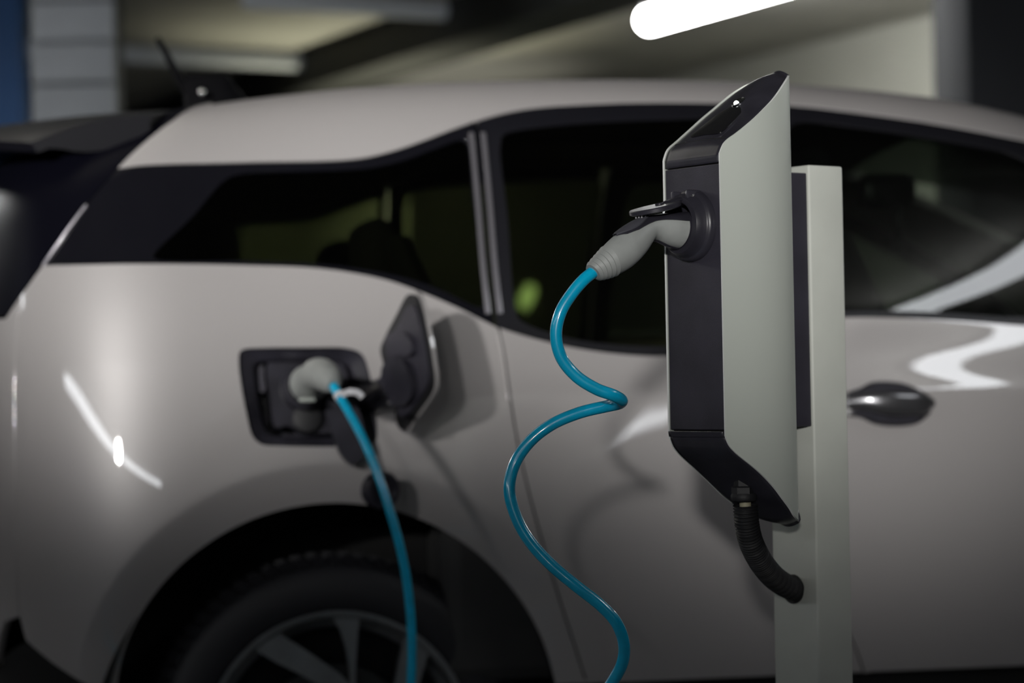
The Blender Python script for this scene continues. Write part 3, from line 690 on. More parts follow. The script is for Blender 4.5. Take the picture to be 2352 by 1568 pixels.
# flap plane: horizontal direction h leaves the body towards the viewer and to the right
hd = np.array([math.cos(R_(-58)), math.sin(R_(-58)), 0.0]); fl_n = np.array([-hd[1], hd[0], 0]) * -1           # world
F0 = at(905, 860, float(c2w(onport(905, 860, .06))[1])); fln = np.cross(hd, (0, 0, 1)); fln /= np.linalg.norm(fln)
if fln @ (CAM - F0) < 0: fln = -fln
def onflap(px, py, o=0.0): return w2c(at_plane(px, py, F0 + fln * o, fln) )
flap_px = [(950, 668), (962, 674), (972, 700), (985, 760), (997, 830), (1002, 880), (996, 905), (962, 955), (938, 990), (930, 994), (920, 985), (912, 940), (900, 880), (884, 830), (879, 800), (890, 770), (920, 712), (940, 674)]
q = crom(flap_px, 5, True); fb = w2c(F0 - fln) - w2c(F0)
def sub_out(q, k, c=None):
    c = q.mean(0) if c is None else c; return c + (q - c) * k
bm = bmesh.new(); prism(bm, [onflap(a, b, -.006) for a, b in q], fb * .006); obj('flap_skin', bm, PAINT, port_o, angle=30, label='painted outer skin of the open flap')
q2 = sub_out(q, .955); bm = bmesh.new(); prism(bm, [onflap(a, b, -.006) for a, b in q2], -fb * .007); obj('flap_seal', bm, RUBBER, port_o, angle=30)
q3 = sub_out(q, .80); bm = bmesh.new(); prism(bm, [onflap(a, b, 0) for a, b in q3], -fb * .006); obj('flap_liner', bm, BPLAS, port_o, angle=30)
bm = bmesh.new(); prism(bm, [onflap(a, b, .004) for a, b in crom([(905, 830), (940, 828), (958, 860), (962, 905), (945, 930), (915, 925), (900, 890), (893, 850)], 5, True)], -fb * .016); obj('hinge_pocket', bm, BSMOOTH, port_o, angle=30)
bm = bmesh.new(); prism(bm, [onflap(a, b, .004) for a, b in crom([(900, 770), (935, 764), (955, 780), (958, 812), (930, 818), (903, 812)], 5, True)], -fb * .012); obj('latch_block', bm, BPLAS, port_o, angle=30)
bm = bmesh.new(); prism(bm, [onflap(a, b, .012) for a, b in [(928, 848), (940, 846), (946, 868), (935, 872)]], -fb * .006); obj('flap_sticker', bm, mat('sticker_blue', (.03, .10, .13), .5), port_o, smooth=False)

# ---------------- wheels
def wheel(x, side):
    wob = empty('wheel', (x, side * 0.80, 0.3455)); wob.parent = car
    a = np.array([0, float(side), 0])
    bm = bmesh.new(); prof = [(.243, -.150), (.262, -.156), (.300, -.158), (.320, -.152), (.332, -.140), (.3375, -.12), (.340, -.08), (.340, -.075), (.3375, -.032), (.332, -.012), (.321, -.002), (.305, .003), (.285, .006), (.262, .004), (.250, -.003), (.243, -.010)]
    lathe(bm, prof, (0, 0, 0), a, 128, closed=True); obj('tyre', bm, TYRE, wob, angle=50)
    bm = bmesh.new()                                          # tread blocks and shoulder ribs
    for i in range(72):
        t = 2 * math.pi * i / 72
        for (r, h, w_, l_, tw) in ((.3400, -.022, .030, .022, .35), (.3420, -.060, .022, .021, .25), (.3420, -.100, .022, .021, -.25), (.3400, -.136, .030, .022, -.35)):
            M = Matrix.Rotation(-t * side, 4, 'Y') @ Matrix.Translation((0, side * h, r)) @ Matrix.Rotation(tw, 4, 'Z')
            if abs(h + .022) < .01 or abs(h + .136) < .01: M = M @ Matrix.Rotation((-1 if h > -.08 else 1) * side * .45, 4, 'X')
            box(bm, (0, 0, 0), (l_, w_, .007), 0, M)
    o = obj('tread', bm, TYRE, wob, smooth=False); o['kind'] = 'stuff'
    bm = bmesh.new(); lathe(bm, [(.249, .004), (.2495, -.004), (.243, -.014), (.236, -.05), (.222, -.06), (.22, -.14), (.216, -.14), (.216, -.055), (.230, -.045), (.2335, -.010), (.237, -.001), (.243, .004)], (0, 0, 0), a, 96, closed=True); obj('rim', bm, RIM, wob, angle=40)
    bm = bmesh.new(); lathe(bm, [(.218, -.12), (.001, -.13), (.001, -.125), (.218, -.112)], (0, 0, 0), a, 64, closed=True); obj('brake_shield', bm, RIMDARK, wob)
    bm = bmesh.new(); lathe(bm, [(.001, -.05), (.145, -.05), (.147, -.065), (.001, -.065)], (0, 0, 0), a, 64); obj('brake_disc', bm, mat('brake_steel', (.09, .09, .09), .35, .9), wob)
    bm = bmesh.new(); lathe(bm, [(.001, -.006), (.03, -.006), (.036, -.012), (.055, -.016), (.07, -.02), (.074, -.045), (.001, -.045)], (0, 0, 0), a, 48); obj('hub', bm, RIM, wob)
    def spoke(pts, k):
        bm = bmesh.new(); c, s = math.cos(k), math.sin(k); n = len(pts)
        P = [(x_ * c - z_ * s, x_ * s + z_ * c) for x_, z_ in pts]
        fr = [(x_ * side * -1, side * -(0.004 + 0.018 * (1 - math.hypot(x_, z_) / .24)), z_) for x_, z_ in P]
        bk = [(x_ * 0.99, y_ - side * .022, z_ * .99) for x_, y_, z_ in fr]
        A_ = [bm.verts.new(v) for v in fr]; B_ = [bm.verts.new(v) for v in bk]
        h2 = n // 2
        for i in range(h2 - 1): bm.faces.new((A_[i], A_[i + 1], A_[n - 2 - i], A_[n - 1 - i])); bm.faces.new((B_[n - 1 - i], B_[n - 2 - i], B_[i + 1], B_[i]))
        for i in range(n): bm.faces.new((A_[i], B_[i], B_[(i + 1) % n], A_[(i + 1) % n]))
        return obj('spoke', bm, RIM, wob, angle=30)
    f = 1 / 1250.0
    Apx = [((-30, 313), (60, 311)), ((-8, 295), (54, 290)), ((10, 265), (50, 262)), ((22, 225), (47, 225)), ((29, 180), (44, 180)), ((32, 130), (42, 130)), ((33, 60), (45, 60))]
    Bpx = [((-200, 246), (-112, 295)), ((-178, 222), (-128, 262)), ((-140, 198), (-95, 240)), ((-80, 165), (-45, 205)), ((-20, 128), (8, 165)), ((30, 85), (50, 118)), ((45, 40), (62, 60))]
    for k in range(5):
        for prs in (Apx, Bpx):
            L_ = [p[0] for p in prs]; R2 = [p[1] for p in prs]; pts = [(x_ * f, z_ * f) for x_, z_ in L_] + [(x_ * f, z_ * f) for x_, z_ in R2[::-1]]
            if side < 0: pts = [(-x_, z_) for x_, z_ in pts]; pts = [(-x_, z_) for x_, z_ in pts]
            spoke([(-x_, z_) for x_, z_ in pts] if side > 0 else [(x_, z_) for x_, z_ in pts], 2 * math.pi * k / 5 * (1 if side < 0 else -1)) 
    return wob
for xx in (0.0, 2.57):
    for sd_ in (-1, 1): wheel(xx, sd_)
# wheel houses
for xx in (WXC, 2.57):
    for sd_ in (-1, 1):
        bm = bmesh.new(); a = np.array([0, 1.0, 0]); rows = []
        for h, r in ((-.845, .410), (-.83, .425), (-.60, .43), (-.598, .0)):
            rows.append([(xx + max(r, .001) * math.cos(t), -h * sd_, WZC + max(r, .001) * math.sin(t)) for t in np.linspace(-.35, math.pi + .35, 60)])
        grid_faces(bm, rows); obj('wheel_house', bm, DARK, car)
# ---------------- cabin: floor, seats, mirror, lining
bm = bmesh.new(); box(bm, (1.15, 0, .36), (3.4, 1.25, .20), .02); box(bm, (1.15, 0, .66), (1.9, 1.62, .42), .03); box(bm, (2.1, 0, .86), (.6, 1.45, .34), .05); box(bm, (-.2, 0, .80), (.75, 1.15, .5), .04); obj('cabin_tub', bm, CABIN, car, smooth=False)
def seat(x, y):
    bm = bmesh.new(); rows = []
    for k in np.linspace(0, 1, 12):
        w_ = .24 - .05 * k ** 2; zz = .70 + .60 * k; xx = x - .24 * k
        rows.append([(xx + .055 * math.cos(a) * (1 - .3 * k), y + w_ * math.copysign(abs(math.sin(a)) ** .7, math.sin(a)), zz) for a in np.linspace(0, 2 * math.pi, 24, endpoint=False)])
    grid_faces(bm, rows, close_v=True, cap0=True, cap1=True); box(bm, (x + .22, y, .72), (.5, .48, .14), .05); obj('seat', bm, SEAT, car)
    bm = bmesh.new(); box(bm, (x - .27, y, 1.40 if x > 1 else 1.26), (.08, .25, .16), .035, seg=3); obj('headrest', bm, SEAT, car)
seat(1.30, -.37); seat(1.30, .37); seat(.40, -.35); seat(.40, .35)
mq = w2c(at(2035, 440, 5.15)); 
bm = bmesh.new(); box(bm, tuple(mq), (.125, .06, .075), .022, seg=3); obj('rearview_mirror', bm, BSMOOTH, car)
mb0, mb1 = mq + [0.03, 0, -.03], w2c(at(2062, 585, 5.15)); bm = bmesh.new(); tube(bm, [mb0 + (mb1 - mb0) * k for k in np.linspace(0, 1, 6)], [.010, .009, .008, .010, .015, .017], 10); obj('mirror_stalk', bm, BSMOOTH, car)
bm = bmesh.new(); q = crom([(2.16, 0.02 - .37, 1.02), (2.10, -.37, 1.06)], 2)
lathe(bm, [(.175, -.012), (.187, 0), (.175, .012), (.163, 0)], (1.78, .37, 1.02), (.93, 0, .36), 40, closed=True); obj('steering_wheel', bm, BSMOOTH, car)

# ---------------- door handles (right and left)
def handle(door, sgn):
    L_ = inv([(1935, 940), (2140, 942), (2035, 880), (2035, 985)]); P_ = lambda px, py, o: onside(px, py, o)
    def onside(px, py, o):
        pu = inv([(px, py)])[0]; return (S(*pu) + N(*pu) * o) * [1, sgn, 1]
    bm = bmesh.new(); rows = []                                   # cup behind the grip
    top_l = [(1930, 905), (1975, 890), (2000, 878), (2070, 880), (2110, 895), (2138, 910)]; bot_l = [(1930, 955), (1975, 960), (2010, 975), (2060, 980), (2110, 972), (2138, 950)]
    tt, bb = crom(top_l, 4), crom(bot_l, 4)
    for o_, k in ((-.002, 1.0), (.006, .97), (.012, .86)):
        ring_ = [tuple(p) for p in tt] + [tuple(p) for p in bb[::-1]]; c_ = np.array(ring_).mean(0); rows.append([onside(*(c_ + (np.array(p) - c_) * k), o_) for p in ring_])
    V_ = grid_faces(bm, rows, close_v=True); bm.faces.new(V_[-1]); obj('handle_recess', bm, BSMOOTH, door, angle=40)
    bm = bmesh.new(); pts = [(1940, 925, .018), (1975, 922, .030), (2010, 925, .038), (2060, 928, .040), (2105, 928, .036), (2130, 926, .022)]
    tube(bm, crom([onside(*p) for p in pts], 6), np.interp(np.linspace(0, 1, 31), [0, .25, .5, .85, 1], [.012, .017, .022, .020, .010]), 16, r2=.009, up=(0, 0, 1)); obj('door_handle', bm, mat('handle_dark_metal', (.16, .16, .17), .28, .8, .8), door)
for d_, s_ in zip(fd, (1, -1)): handle(d_, s_)
# ================================================================= charging station on its post
AL = R_(36)
WV = np.array([math.sin(AL), -math.cos(AL), 0]); DV = np.array([math.cos(AL), math.sin(AL), 0]); ZV = np.array([0, 0, 1.0])
# near right edge of the front face through (1655, 600) at 3.152 m
E0 = at(1660, 690, 3.152); HW = 0.0585
FC = E0 - WV * HW; FC[2] = 0                    # centre of the front face, on the ground
st = empty('charging_station', tuple(FC), math.atan2(DV[1], DV[0]), 'wall-box style charger with black face and pale green-white side shells, fixed to the post', 'charger')
# local frame: x = into the unit (DV), y = -WV, z up
def toL(P):
    P = np.asarray(P, float) - FC; return np.stack([P @ DV, -(P @ WV), P[..., 2]], -1)
T0, T1, TQ = R_(-9), R_(52), 1.9
_tt = np.linspace(0, 1, 2001); _th = T0 + (T1 - T0) * _tt ** TQ
_cd = np.concatenate([[0], np.cumsum((np.cos(_th[1:]) + np.cos(_th[:-1])) / 2)]) / 2000; _cw = np.concatenate([[0], np.cumsum((np.sin(_th[1:]) + np.sin(_th[:-1])) / 2)]) / 2000
RP = 0.12
for _ in range(40):
    _p = FC + WV * (HW - RP * _cw[-1]) + DV * RP * _cd[-1] + ZV * 1.41; RP += (1812.6 - proj(_p)[0]) / 1700 * .9
print('shell length', RP)
def plan(t):
    """half width w and depth d of the side shell, t in 0..1"""
    return HW - RP * np.interp(t, _tt, _cw), RP * np.interp(t, _tt, _cd)
TT = np.linspace(0, 1, 401); PW, PD = plan(TT)
Q0 = np.array([FC + WV * w_ + DV * d_ for w_, d_ in zip(PW, PD)])
def edge_z(trace):
    """read heights of the right shell's cut edge against depth from a photo trace"""
    out = []
    for (px, py) in trace:
        P = Q0.copy(); P[:, 2] = 1.2; 
        d = ray(px, py); # choose t whose column lies on the ray
        best = None
        cr_ = (P[:, 0] - CAM[0]) * d[1] - (P[:, 1] - CAM[1]) * d[0]
        i = int(np.argmin(abs(cr_))); k = (P[i, 1] - CAM[1]) / d[1]; out.append((PD[i], (CAM + d * k)[2]))
    return out
ztop = [(0.0, None)]
tr_top = [(1654.5, 352), (1657, 340), (1663, 328), (1672, 319), (1690, 306), (1712, 289), (1735, 269), (1757, 248), (1775, 229), (1790, 210), (1802, 192), (1811, 178)]
tr_bot = [(1667, 1000), (1670, 1012), (1676, 1024), (1688, 1038), (1706, 1053), (1730, 1072), (1755, 1094), (1780, 1121), (1800, 1147), (1815, 1167), (1826, 1185), (1831.5, 1191)]
et, eb = edge_z(tr_top), edge_z(tr_bot)
print('top', [(round(a, 3), round(b, 3)) for a, b in et]); print('bot', [(round(a, 3), round(b, 3)) for a, b in eb], 'D', PD[-1], 'w', PW[-1])
ZT0, ZB0 = at(1655, 352, 3.152)[2], at(1667, 1000, 3.152)[2]
DMAX = PD[-1]
SLT = np.array([[0, ZT0], [.002, ZT0 + .009], [.006, ZT0 + .0165], [.013, ZT0 + .024], [.03, None], [.06, None], [.09, None], [.12, None], [DMAX, None]], dtype=object)
def prof_from(e, z0, sgn):
    D_ = [0.0]; Z_ = [z0]
    for a, b in e[1:]:
        if a > D_[-1] + .0012 and (b - Z_[-1]) * sgn > 0: D_.append(a); Z_.append(b)
    if D_[-1] < DMAX: 
        D_.append(DMAX); Z_.append(Z_[-1] + (Z_[-1] - Z_[-2]) / max(D_[-2] - D_[-3], 1e-3) * (DMAX - D_[-2]) * .6)
    return np.array(D_), np.array(Z_)
TD, TZ_ = prof_from(et, ZT0, 1); BD, BZ = prof_from(eb, ZB0, -1)
zt = lambda d: _pchip(np.asarray(d, float), TD, TZ_); zbm = lambda d: _pchip(np.asarray(d, float), BD, BZ)
# smooth the rear two thirds into a straight cut blended from the trace
SH_T = 0.0028
def shell(sgn):
    bm = bmesh.new(); n = 64; ts = np.concatenate([np.linspace(0, .08, 14)[:-1], np.linspace(.08, 1, n)]); outer, inner = [], []
    zs = np.linspace(0, 1, 30)
    w_, d_ = plan(ts); th = T0 + (T1 - T0) * ts ** TQ
    rows = []
    for a, b, t in zip(w_, d_, th):
        z1, z0 = float(zt(b)), float(zbm(b)); rows.append([(b, -sgn * a, z0 + (z1 - z0) * k) for k in zs])
    rin = []
    for a, b, t in zip(w_, d_, th):
        z1, z0 = float(zt(b)), float(zbm(b)); aa, bb = a - SH_T * math.cos(t), b - SH_T * math.sin(t) + (SH_T if False else 0)
        rin.append([(bb, -sgn * aa, z0 + (z1 - z0) * k) for k in zs])
    V1 = [[bm.verts.new(p) for p in r] for r in rows]; V2 = [[bm.verts.new(p) for p in r] for r in rin]
    N1, M1 = len(V1), len(zs)
    for i in range(N1 - 1):
        for j in range(M1 - 1):
            f = bm.faces.new((V1[i][j], V1[i + 1][j], V1[i + 1][j + 1], V1[i][j + 1])); f.material_index = 0
            f = bm.faces.new((V2[i][j + 1], V2[i + 1][j + 1], V2[i + 1][j], V2[i][j])); f.material_index = 0
        for j in (0, M1 - 1):
            f = bm.faces.new((V1[i][j], V2[i][j], V2[i + 1][j], V1[i + 1][j])); f.material_index = 1
    for j in range(M1 - 1):
        f = bm.faces.new((V1[0][j], V1[0][j + 1], V2[0][j + 1], V2[0][j])); f.material_index = 1
        f = bm.faces.new((V1[-1][j], V2[-1][j], V2[-1][j + 1], V1[-1][j + 1])); f.material_index = 0
    return obj('side_shell', bm, [WHITE, EDGE], st, angle=50)
shell(1); shell(-1)
# front face between the seams
ZS1 = at(1655, 373, 3.152)[2]; ZS0 = at(1667, 989, 3.152)[2]
hwf = HW - SH_T - .0006
bm = bmesh.new(); box(bm, (.020 + .0012, 0, (ZS0 + ZS1) / 2), (.040, 2 * hwf, ZS1 - ZS0 - .0018), .0012); obj('front_panel', bm, BPLAS, st, smooth=False)
bm = bmesh.new(); rows = []
for d_ in np.linspace(.006, DMAX - .012, 24):                     # inner core between the shells
    t = np.interp(d_, PD, TT); a = float(plan(t)[0]) - SH_T - .003
    rows.append([(d_, -a, float(zbm(d_)) + .02), (d_, a, float(zbm(d_)) + .02), (d_, a, float(zt(d_)) - .02), (d_, -a, float(zt(d_)) - .02)])
grid_faces(bm, rows, close_v=True, cap0=True, cap1=True); obj('core', bm, DARK, st, smooth=False)
def cover(name, zf, sgn, zs, crown):
    """black cap that follows the cut edge between the shells (top sgn=+1, bottom sgn=-1)"""
    bm = bmesh.new(); rows = []
    ds = np.concatenate([np.linspace(0, .012, 10)[:-1], np.linspace(.012, DMAX, 50)])
    # profile in (d, z): starts at the seam on the front face
    prof = [(0.0012, zs + sgn * .0009, 0)] + [(0.0012, zs + (float(zf(0)) - zs) * k, 0) for k in (.3, .6, .9)]
    pts = [(d_, float(zf(d_))) for d_ in ds]; 
    dz = np.gradient([p[1] for p in pts], [p[0] for p in pts]) 
    allp = [(a, b, hwf, 0.0) for a, b, _ in prof]
    for (d_, z_), g in zip(pts, dz):
        nx, nz = -g, 1.0; L = math.hypot(nx, nz); nx, nz = nx / L, nz / L
        if sgn < 0: nx, nz = (g / L, -1 / L)
        t = np.interp(d_, PD, TT); a = float(plan(t)[0]) - SH_T / max(.5, math.cos(T0 + (T1 - T0) * t ** TQ)) - .0006
        ins = .0016 if sgn > 0 else .0032; allp.append((d_ - nx * ins, z_ - nz * ins, max(a, .004), d_))
    for i, (x_, z_, a, d_) in enumerate(allp):
        cr2 = crown * min(1, d_ / .03) + (.0055 * math.sin(math.pi * min(1, (d_ / DMAX) * .62)) ** 2 * (1 if sgn > 0 else .9) if d_ > 0 else 0)
        j = min(max(i, 1), len(allp) - 2); g = ((allp[j + 1][0] - allp[j - 1][0]), (allp[j + 1][1] - allp[j - 1][1])); L = math.hypot(*g) + 1e-9
        nx, nz = (-g[1] / L, g[0] / L) if sgn > 0 else (-(-g[1]) / L * 1.0, -g[0] / L)
        if sgn < 0: nx, nz = (g[1] / L, -g[0] / L)
        rows.append([(x_ + nx * cr2 * (1 - s_ * s_), a * s_, z_ + nz * cr2 * (1 - s_ * s_)) for s_ in np.linspace(-1, 1, 17)])
    # rounded tail closing at the back
    x_, z_, a, _ = allp[-1]; wl_ = rows[-1]
    for k in (.35, .65, .9, 1.0):
        rows.append([(p[0] + .009 * math.sin(k * math.pi / 2), p[1] * math.sqrt(max(0, 1 - k * k * .6)), p[2] + sgn * (.004 * math.sin(k * math.pi) - .010 * k ** 3) ) for p in wl_])
    grid_faces(bm, rows)
    # a second layer gives the cap its thickness
    geom = bm.faces[:]
    o = obj(name, bm, BSMOOTH, st, angle=35)
    md = o.modifiers.new('thickness', 'SOLIDIFY'); md.thickness = .0035; md.offset = -1
    return o, allp
capt, ap = cover('top_cover', zt, 1, ZS1, .0035)
capb, bp_ = cover('bottom_cover', zbm, -1, ZS0, .0015)
# lens on the sloping top: place by distance along the cut
def slope_frame(zf, d0, sgn):
    g = (float(zf(d0 + .01)) - float(zf(d0 - .01))) / .02; T = np.array([1, 0, g]); T /= np.linalg.norm(T); n = np.array([-T[2], 0, T[0]]) * (1 if sgn > 0 else -1)
    return np.array([d0, 0, float(zf(d0))]), T, n
O_, T_, n_ = slope_frame(zt, .062, 1)
def top_pt(s, y, o=0.0): 
    """point on the sloped cover: s along the slope from its middle, y sideways"""
    d_ = O_[0] + s * T_[0]; g = (float(zt(d_ + .004)) - float(zt(d_ - .004))) / .008; t = np.interp(d_, PD, TT); a = float(plan(t)[0]); cr2 = .0035 * min(1, d_ / .03) * (1 - min(1, (y / a) ** 2))
    L = math.hypot(g, 1); return np.array([d_ - (-g / L) * -0 + (-g / L) * (cr2 + o - .0016), y, float(zt(d_)) + (1 / L) * (cr2 + o - .0016)])
def patch(name, outline, o0, o1, m, dome=0.0, parent=None, rings=8):
    """raised patch on the top cover: concentric rings, domed in the middle"""
    c = np.array(outline).mean(0); rows = [[top_pt(*p, -.002) for p in outline], [top_pt(*p, o0) for p in outline]]
    for k in np.linspace(0.0, .97, rings): rows.append([top_pt(*(c + (np.array(p) - c) * (1 - k)), o1 + dome * (1 - (1 - k) ** 2)) for p in outline])
    bm = bmesh.new(); V_ = grid_faces(bm, rows, close_v=True); bm.faces.new(V_[-1]); return obj(name, bm, m, parent or st, angle=40)
def rrect(s0, s1, w0, w1, n=6):
    """outline, narrow rounded end at s1, squarer at s0"""
    return crom([(s0, -w0), (s0, 0), (s0, w0), (s0 + .008, w0 + .004), ((s0 + s1) / 2, (w0 + w1) / 2 + .004), (s1 - .018, w1), (s1 - .004, w1 * .55), (s1, 0), (s1 - .004, -w1 * .55), (s1 - .018, -w1), ((s0 + s1) / 2, -(w0 + w1) / 2 - .004), (s0 + .008, -w0 - .004)], n, True)
SL0, SL1 = -.048, .058
patch('lens_surround', rrect(SL0 - .004, SL1 + .006, .034, .025), .0006, .0012, BSMOOTH)
lens = patch('status_lens', rrect(SL0 + .004, SL1 - .002, .028, .020), .0014, .0024, BGLOSS, .002)
bm = bmesh.new(); lathe(bm, [(.0105, -.001), (.0105, .0012), (.0095, .0020), (.0080, .0012), (.001, .0010)], top_pt(.034, 0, .0040), n_, 36); obj('reader_ring', bm, mat('ring_metal', (.35, .36, .38), .2, 1.0), st)
bm = bmesh.new(); bmesh.ops.create_uvsphere(bm, u_segments=16, v_segments=10, radius=.0035, matrix=Matrix.Translation(tuple(top_pt(.030, 0, .0050)))); obj('status_light', bm, mat('status_light', (1, 1, 1), .3, emit=(0.95, 1, .95), estr=9), st, label='lit white status light')
# groove line between cover and front lip
bm = bmesh.new(); gl = [top_pt(SL0 - .007, y, .0002) for y in np.linspace(-hwf * .86, hwf * .97, 20)]; tube(bm, gl, .0007, 6); obj('cover_groove', bm, DARK, st)
# bottom opening, gland and screw holes
Ob, Tb, nb = slope_frame(zbm, .062, -1)
def bot_pt(s, y, o=0.0):
    d_ = .062 + s * Tb[0]; g = (float(zbm(d_ + .004)) - float(zbm(d_ - .004))) / .008; L = math.hypot(g, 1)
    t = np.interp(d_, PD, TT); a = float(plan(t)[0]); cr2 = .0015 * (1 - min(1, (y / a) ** 2))
    return np.array([d_ + (g / L) * (cr2 + o - .0016), y, float(zbm(d_)) - (1 / L) * (cr2 + o - .0016)])
HOLE = mat('deep_opening', (.0015, .0015, .0015), .9)
op = crom([(-.022, -.030), (-.026, 0), (-.022, .030), (.004, .036), (.036, .028), (.058, .012), (.062, 0), (.058, -.012), (.036, -.028), (.004, -.036)], 5, True)
bm = bmesh.new(); c = op.mean(0)
rows = [[bot_pt(p[0] * 1.0, p[1], .0012) for p in c + (op - c) * k] for k in (1.05, 1.0)] + [[bot_pt(p[0], p[1], .0002) for p in c + (op - c) * k] for k in (.97, .5, .05)]
V_ = grid_faces(bm, rows[:2], close_v=True); obj('opening_lip', bm, BSMOOTH, st)
bm = bmesh.new(); V_ = grid_faces(bm, rows[1:], close_v=True); bm.faces.new(V_[-1]); obj('cable_opening', bm, HOLE, st)
for (px, py, k) in ((1594, 1066, 1), (1710, 1068, 1), (1677, 1137, 1), (1793, 1139, .8)):
    # find surface point under the photo pixel on the bottom cover
    best = None
    for s_ in np.linspace(-.075, .09, 81):
        for y_ in np.linspace(-.056, .056, 57):
            if abs(y_) > float(plan(np.interp(.062 + s_ * Tb[0], PD, TT))[0]) - .008: continue
            P = bot_pt(s_, y_); Pw = FC + DV * P[0] - WV * P[1] + ZV * P[2]; q = proj(Pw); e = (q[0] - px) ** 2 + (q[1] - py) ** 2
            if best is None or e < best[0]: best = (e, s_, y_)
    print('hole', px, py, [round(v, 3) for v in best])
    P = bot_pt(best[1], best[2], .0004); bm = bmesh.new(); lathe(bm, [(.0048, -.001), (.0048, .0002), (.0044, .0004), (.001, .0003)], P, nb, 24); obj('screw_recess', bm, HOLE, st)
# socket: stepped collar, hinge, lid
SZ = at_plane(1588, 518, FC, WV)[2]; 
sc_w = FC + ZV * SZ
bm = bmesh.new(); ax = np.array([-1.0, 0, 0]); c0 = np.array([0, 0, SZ])
lathe(bm, [(.0475, -.002), (.0475, .006), (.0455, .009), (.0435, .010), (.0425, .011), (.041, .018), (.037, .024), (.031, .026), (.029, .024), (.029, .004), (.001, .004)], c0, ax, 72); obj('socket_collar', bm, BSMOOTH, st, angle=35)
P0p = FC                                            # the plane w = 0 through the plug axis
def inpl(px, py): return toL(at_plane(px, py, P0p, WV))
h0 = inpl(1580, 457); bm = bmesh.new()
box(bm, (h0[0] + .001, -.0150, h0[2] + .001), (.032, .006, .019), .002); box(bm, (h0[0] + .001, .0150, h0[2] + .001), (.032, .006, .019), .002); box(bm, (h0[0] + .012, 0, h0[2] - .004), (.012, .036, .016), .002); obj('hinge_bracket', bm, BSMOOTH, st, angle=30)
bm = bmesh.new(); tube(bm, [(h0[0] - .006, y, h0[2] + .002) for y in (-.0195, -.019, 0, .019, .0195)], [.002, .0034, .0034, .0034, .002], 14); obj('hinge_pin', bm, CHROME, st)
tip = inpl(1459, 490); hin = inpl(1572, 459); e_ = tip - hin; Le = np.linalg.norm(e_); e_ /= Le; ln = np.cross(e_, (0, 1, 0)); ln *= np.sign(ln[2])
RL = .0345; lc = tip - e_ * RL
bm = bmesh.new(); lathe(bm, [(.001, -.0032), (RL * .86, -.0032), (RL * .86, -.0045), (RL * .93, -.0045), (RL, -.003), (RL, .0012), (RL * .97, .0026), (RL * .9, .0026), (.001, .0030)], lc, ln, 64, up=(0, 1, 0)); obj('socket_lid', bm, BSMOOTH, st, angle=35)
bm = bmesh.new(); tube(bm, crom([lc - e_ * RL * .6 + ln * .001, lc - e_ * RL * 1.05 + ln * .002, h0 + np.array([.0, 0, .001])], 8), [.011] * 17, 12, r2=.0045, up=(0, 1, 0)); obj('lid_arm', bm, BSMOOTH, st, angle=40)
bm = bmesh.new(); lathe(bm, [(.006, .0), (.006, .0016), (.0045, .002), (.004, .0012), (.001, .0012)], lc - e_ * RL * .25 + ln * .0028, ln, 24, up=(0, 1, 0)); obj('lid_boss', bm, BSMOOTH, st)
# wall plate between unit and post
B0, B1 = at(1818, 383, 3.29), at(1861, 980, 3.33)
def plane_x(px, py, d_): return toL(at_plane(px, py, FC + DV * d_, DV))
bk_z1, bk_z0 = plane_x(1835, 384, .17)[2], plane_x(1848, 982, .17)[2]
# ---- post
PL0 = toL(at(1876, 1300, 3.37))       # its near vertical corner
print('corner local', PL0)
postx, posty = PL0[0], PL0[1]
def edge_px(x, y, z): return proj(FC + DV * x - WV * y + ZV * z)
for (lx, ly, zz) in ((postx, posty, .6), (postx, posty + .092, .6), (postx + .066, posty, .6), (postx, posty, 1.28), (postx + .066, posty, 1.28)): print('post px', edge_px(lx, ly, zz))
PWD, PDP = .092, .066
ptz = toL(at(1856, 378, 3.37))[2]
bm = bmesh.new(); box(bm, (.0, .0, ptz / 2), (PDP, PWD, ptz), .0035, seg=3)
pc_ = FC + DV * (postx + PDP / 2) - WV * (posty + PWD / 2)
post = obj('mounting_post', bm, POST, None, angle=40); post.location = (pc_[0], pc_[1], 0); post.rotation_euler = (0, 0, math.atan2(DV[1], DV[0])); tag(post, 'pale grey-green square steel post that carries the charger', 'post')
bm = bmesh.new(); box(bm, ((DMAX - .01 + postx) / 2, posty + .004 + .024, (bk_z0 + bk_z1) / 2), (postx - DMAX + .010, .048, bk_z1 - bk_z0), .0015); obj('mounting_bracket', bm, BPLAS, st, smooth=False)
print('bracket', DMAX, postx)
# ---- gland and corrugated hose
def pt3(px, py, Y): return at(px, py, Y)
gl_w = [pt3(1708, 1090, 3.235), pt3(1708, 1112, 3.235), pt3(1709, 1138, 3.235)]
gw = toL(np.array(gl_w))
bm = bmesh.new(); lathe(bm, [(.001, .03), (.013, .03), (.013, -.002), (.0165, -.004), (.0165, -.019), (.0155, -.022), (.013, -.0235), (.001, -.0235)], gw[1], (0, 0, 1), 6, up=(1, 0.3, 0)); obj('cable_gland', bm, RUBBER, st, smooth=False)
bm = bmesh.new(); lathe(bm, [(.0160, .016), (.0175, .013), (.0175, .008), (.016, .006), (.001, .006)], gw[1] - [0, 0, .028], (0, 0, 1), 40); obj('gland_seal', bm, RUBBER, st)
gP = at_plane(1824, 1352, FC + DV * postx, DV); gY = float(gP[1]); print('hose end Y', gY)
hp_ = [(1712, 1158, 3.235), (1714, 1190, 3.238), (1722, 1235, 3.250), (1742, 1280, 3.275), (1770, 1318, 3.315), (1797, 1340, 3.36), (1815, 1349, gY - .022), (1824, 1352, gY - .002)]
hc = resample(crom([pt3(*p) for p in hp_], 20), .0008); L_ = np.concatenate([[0], np.cumsum(np.linalg.norm(np.diff(hc, axis=0), axis=1))])
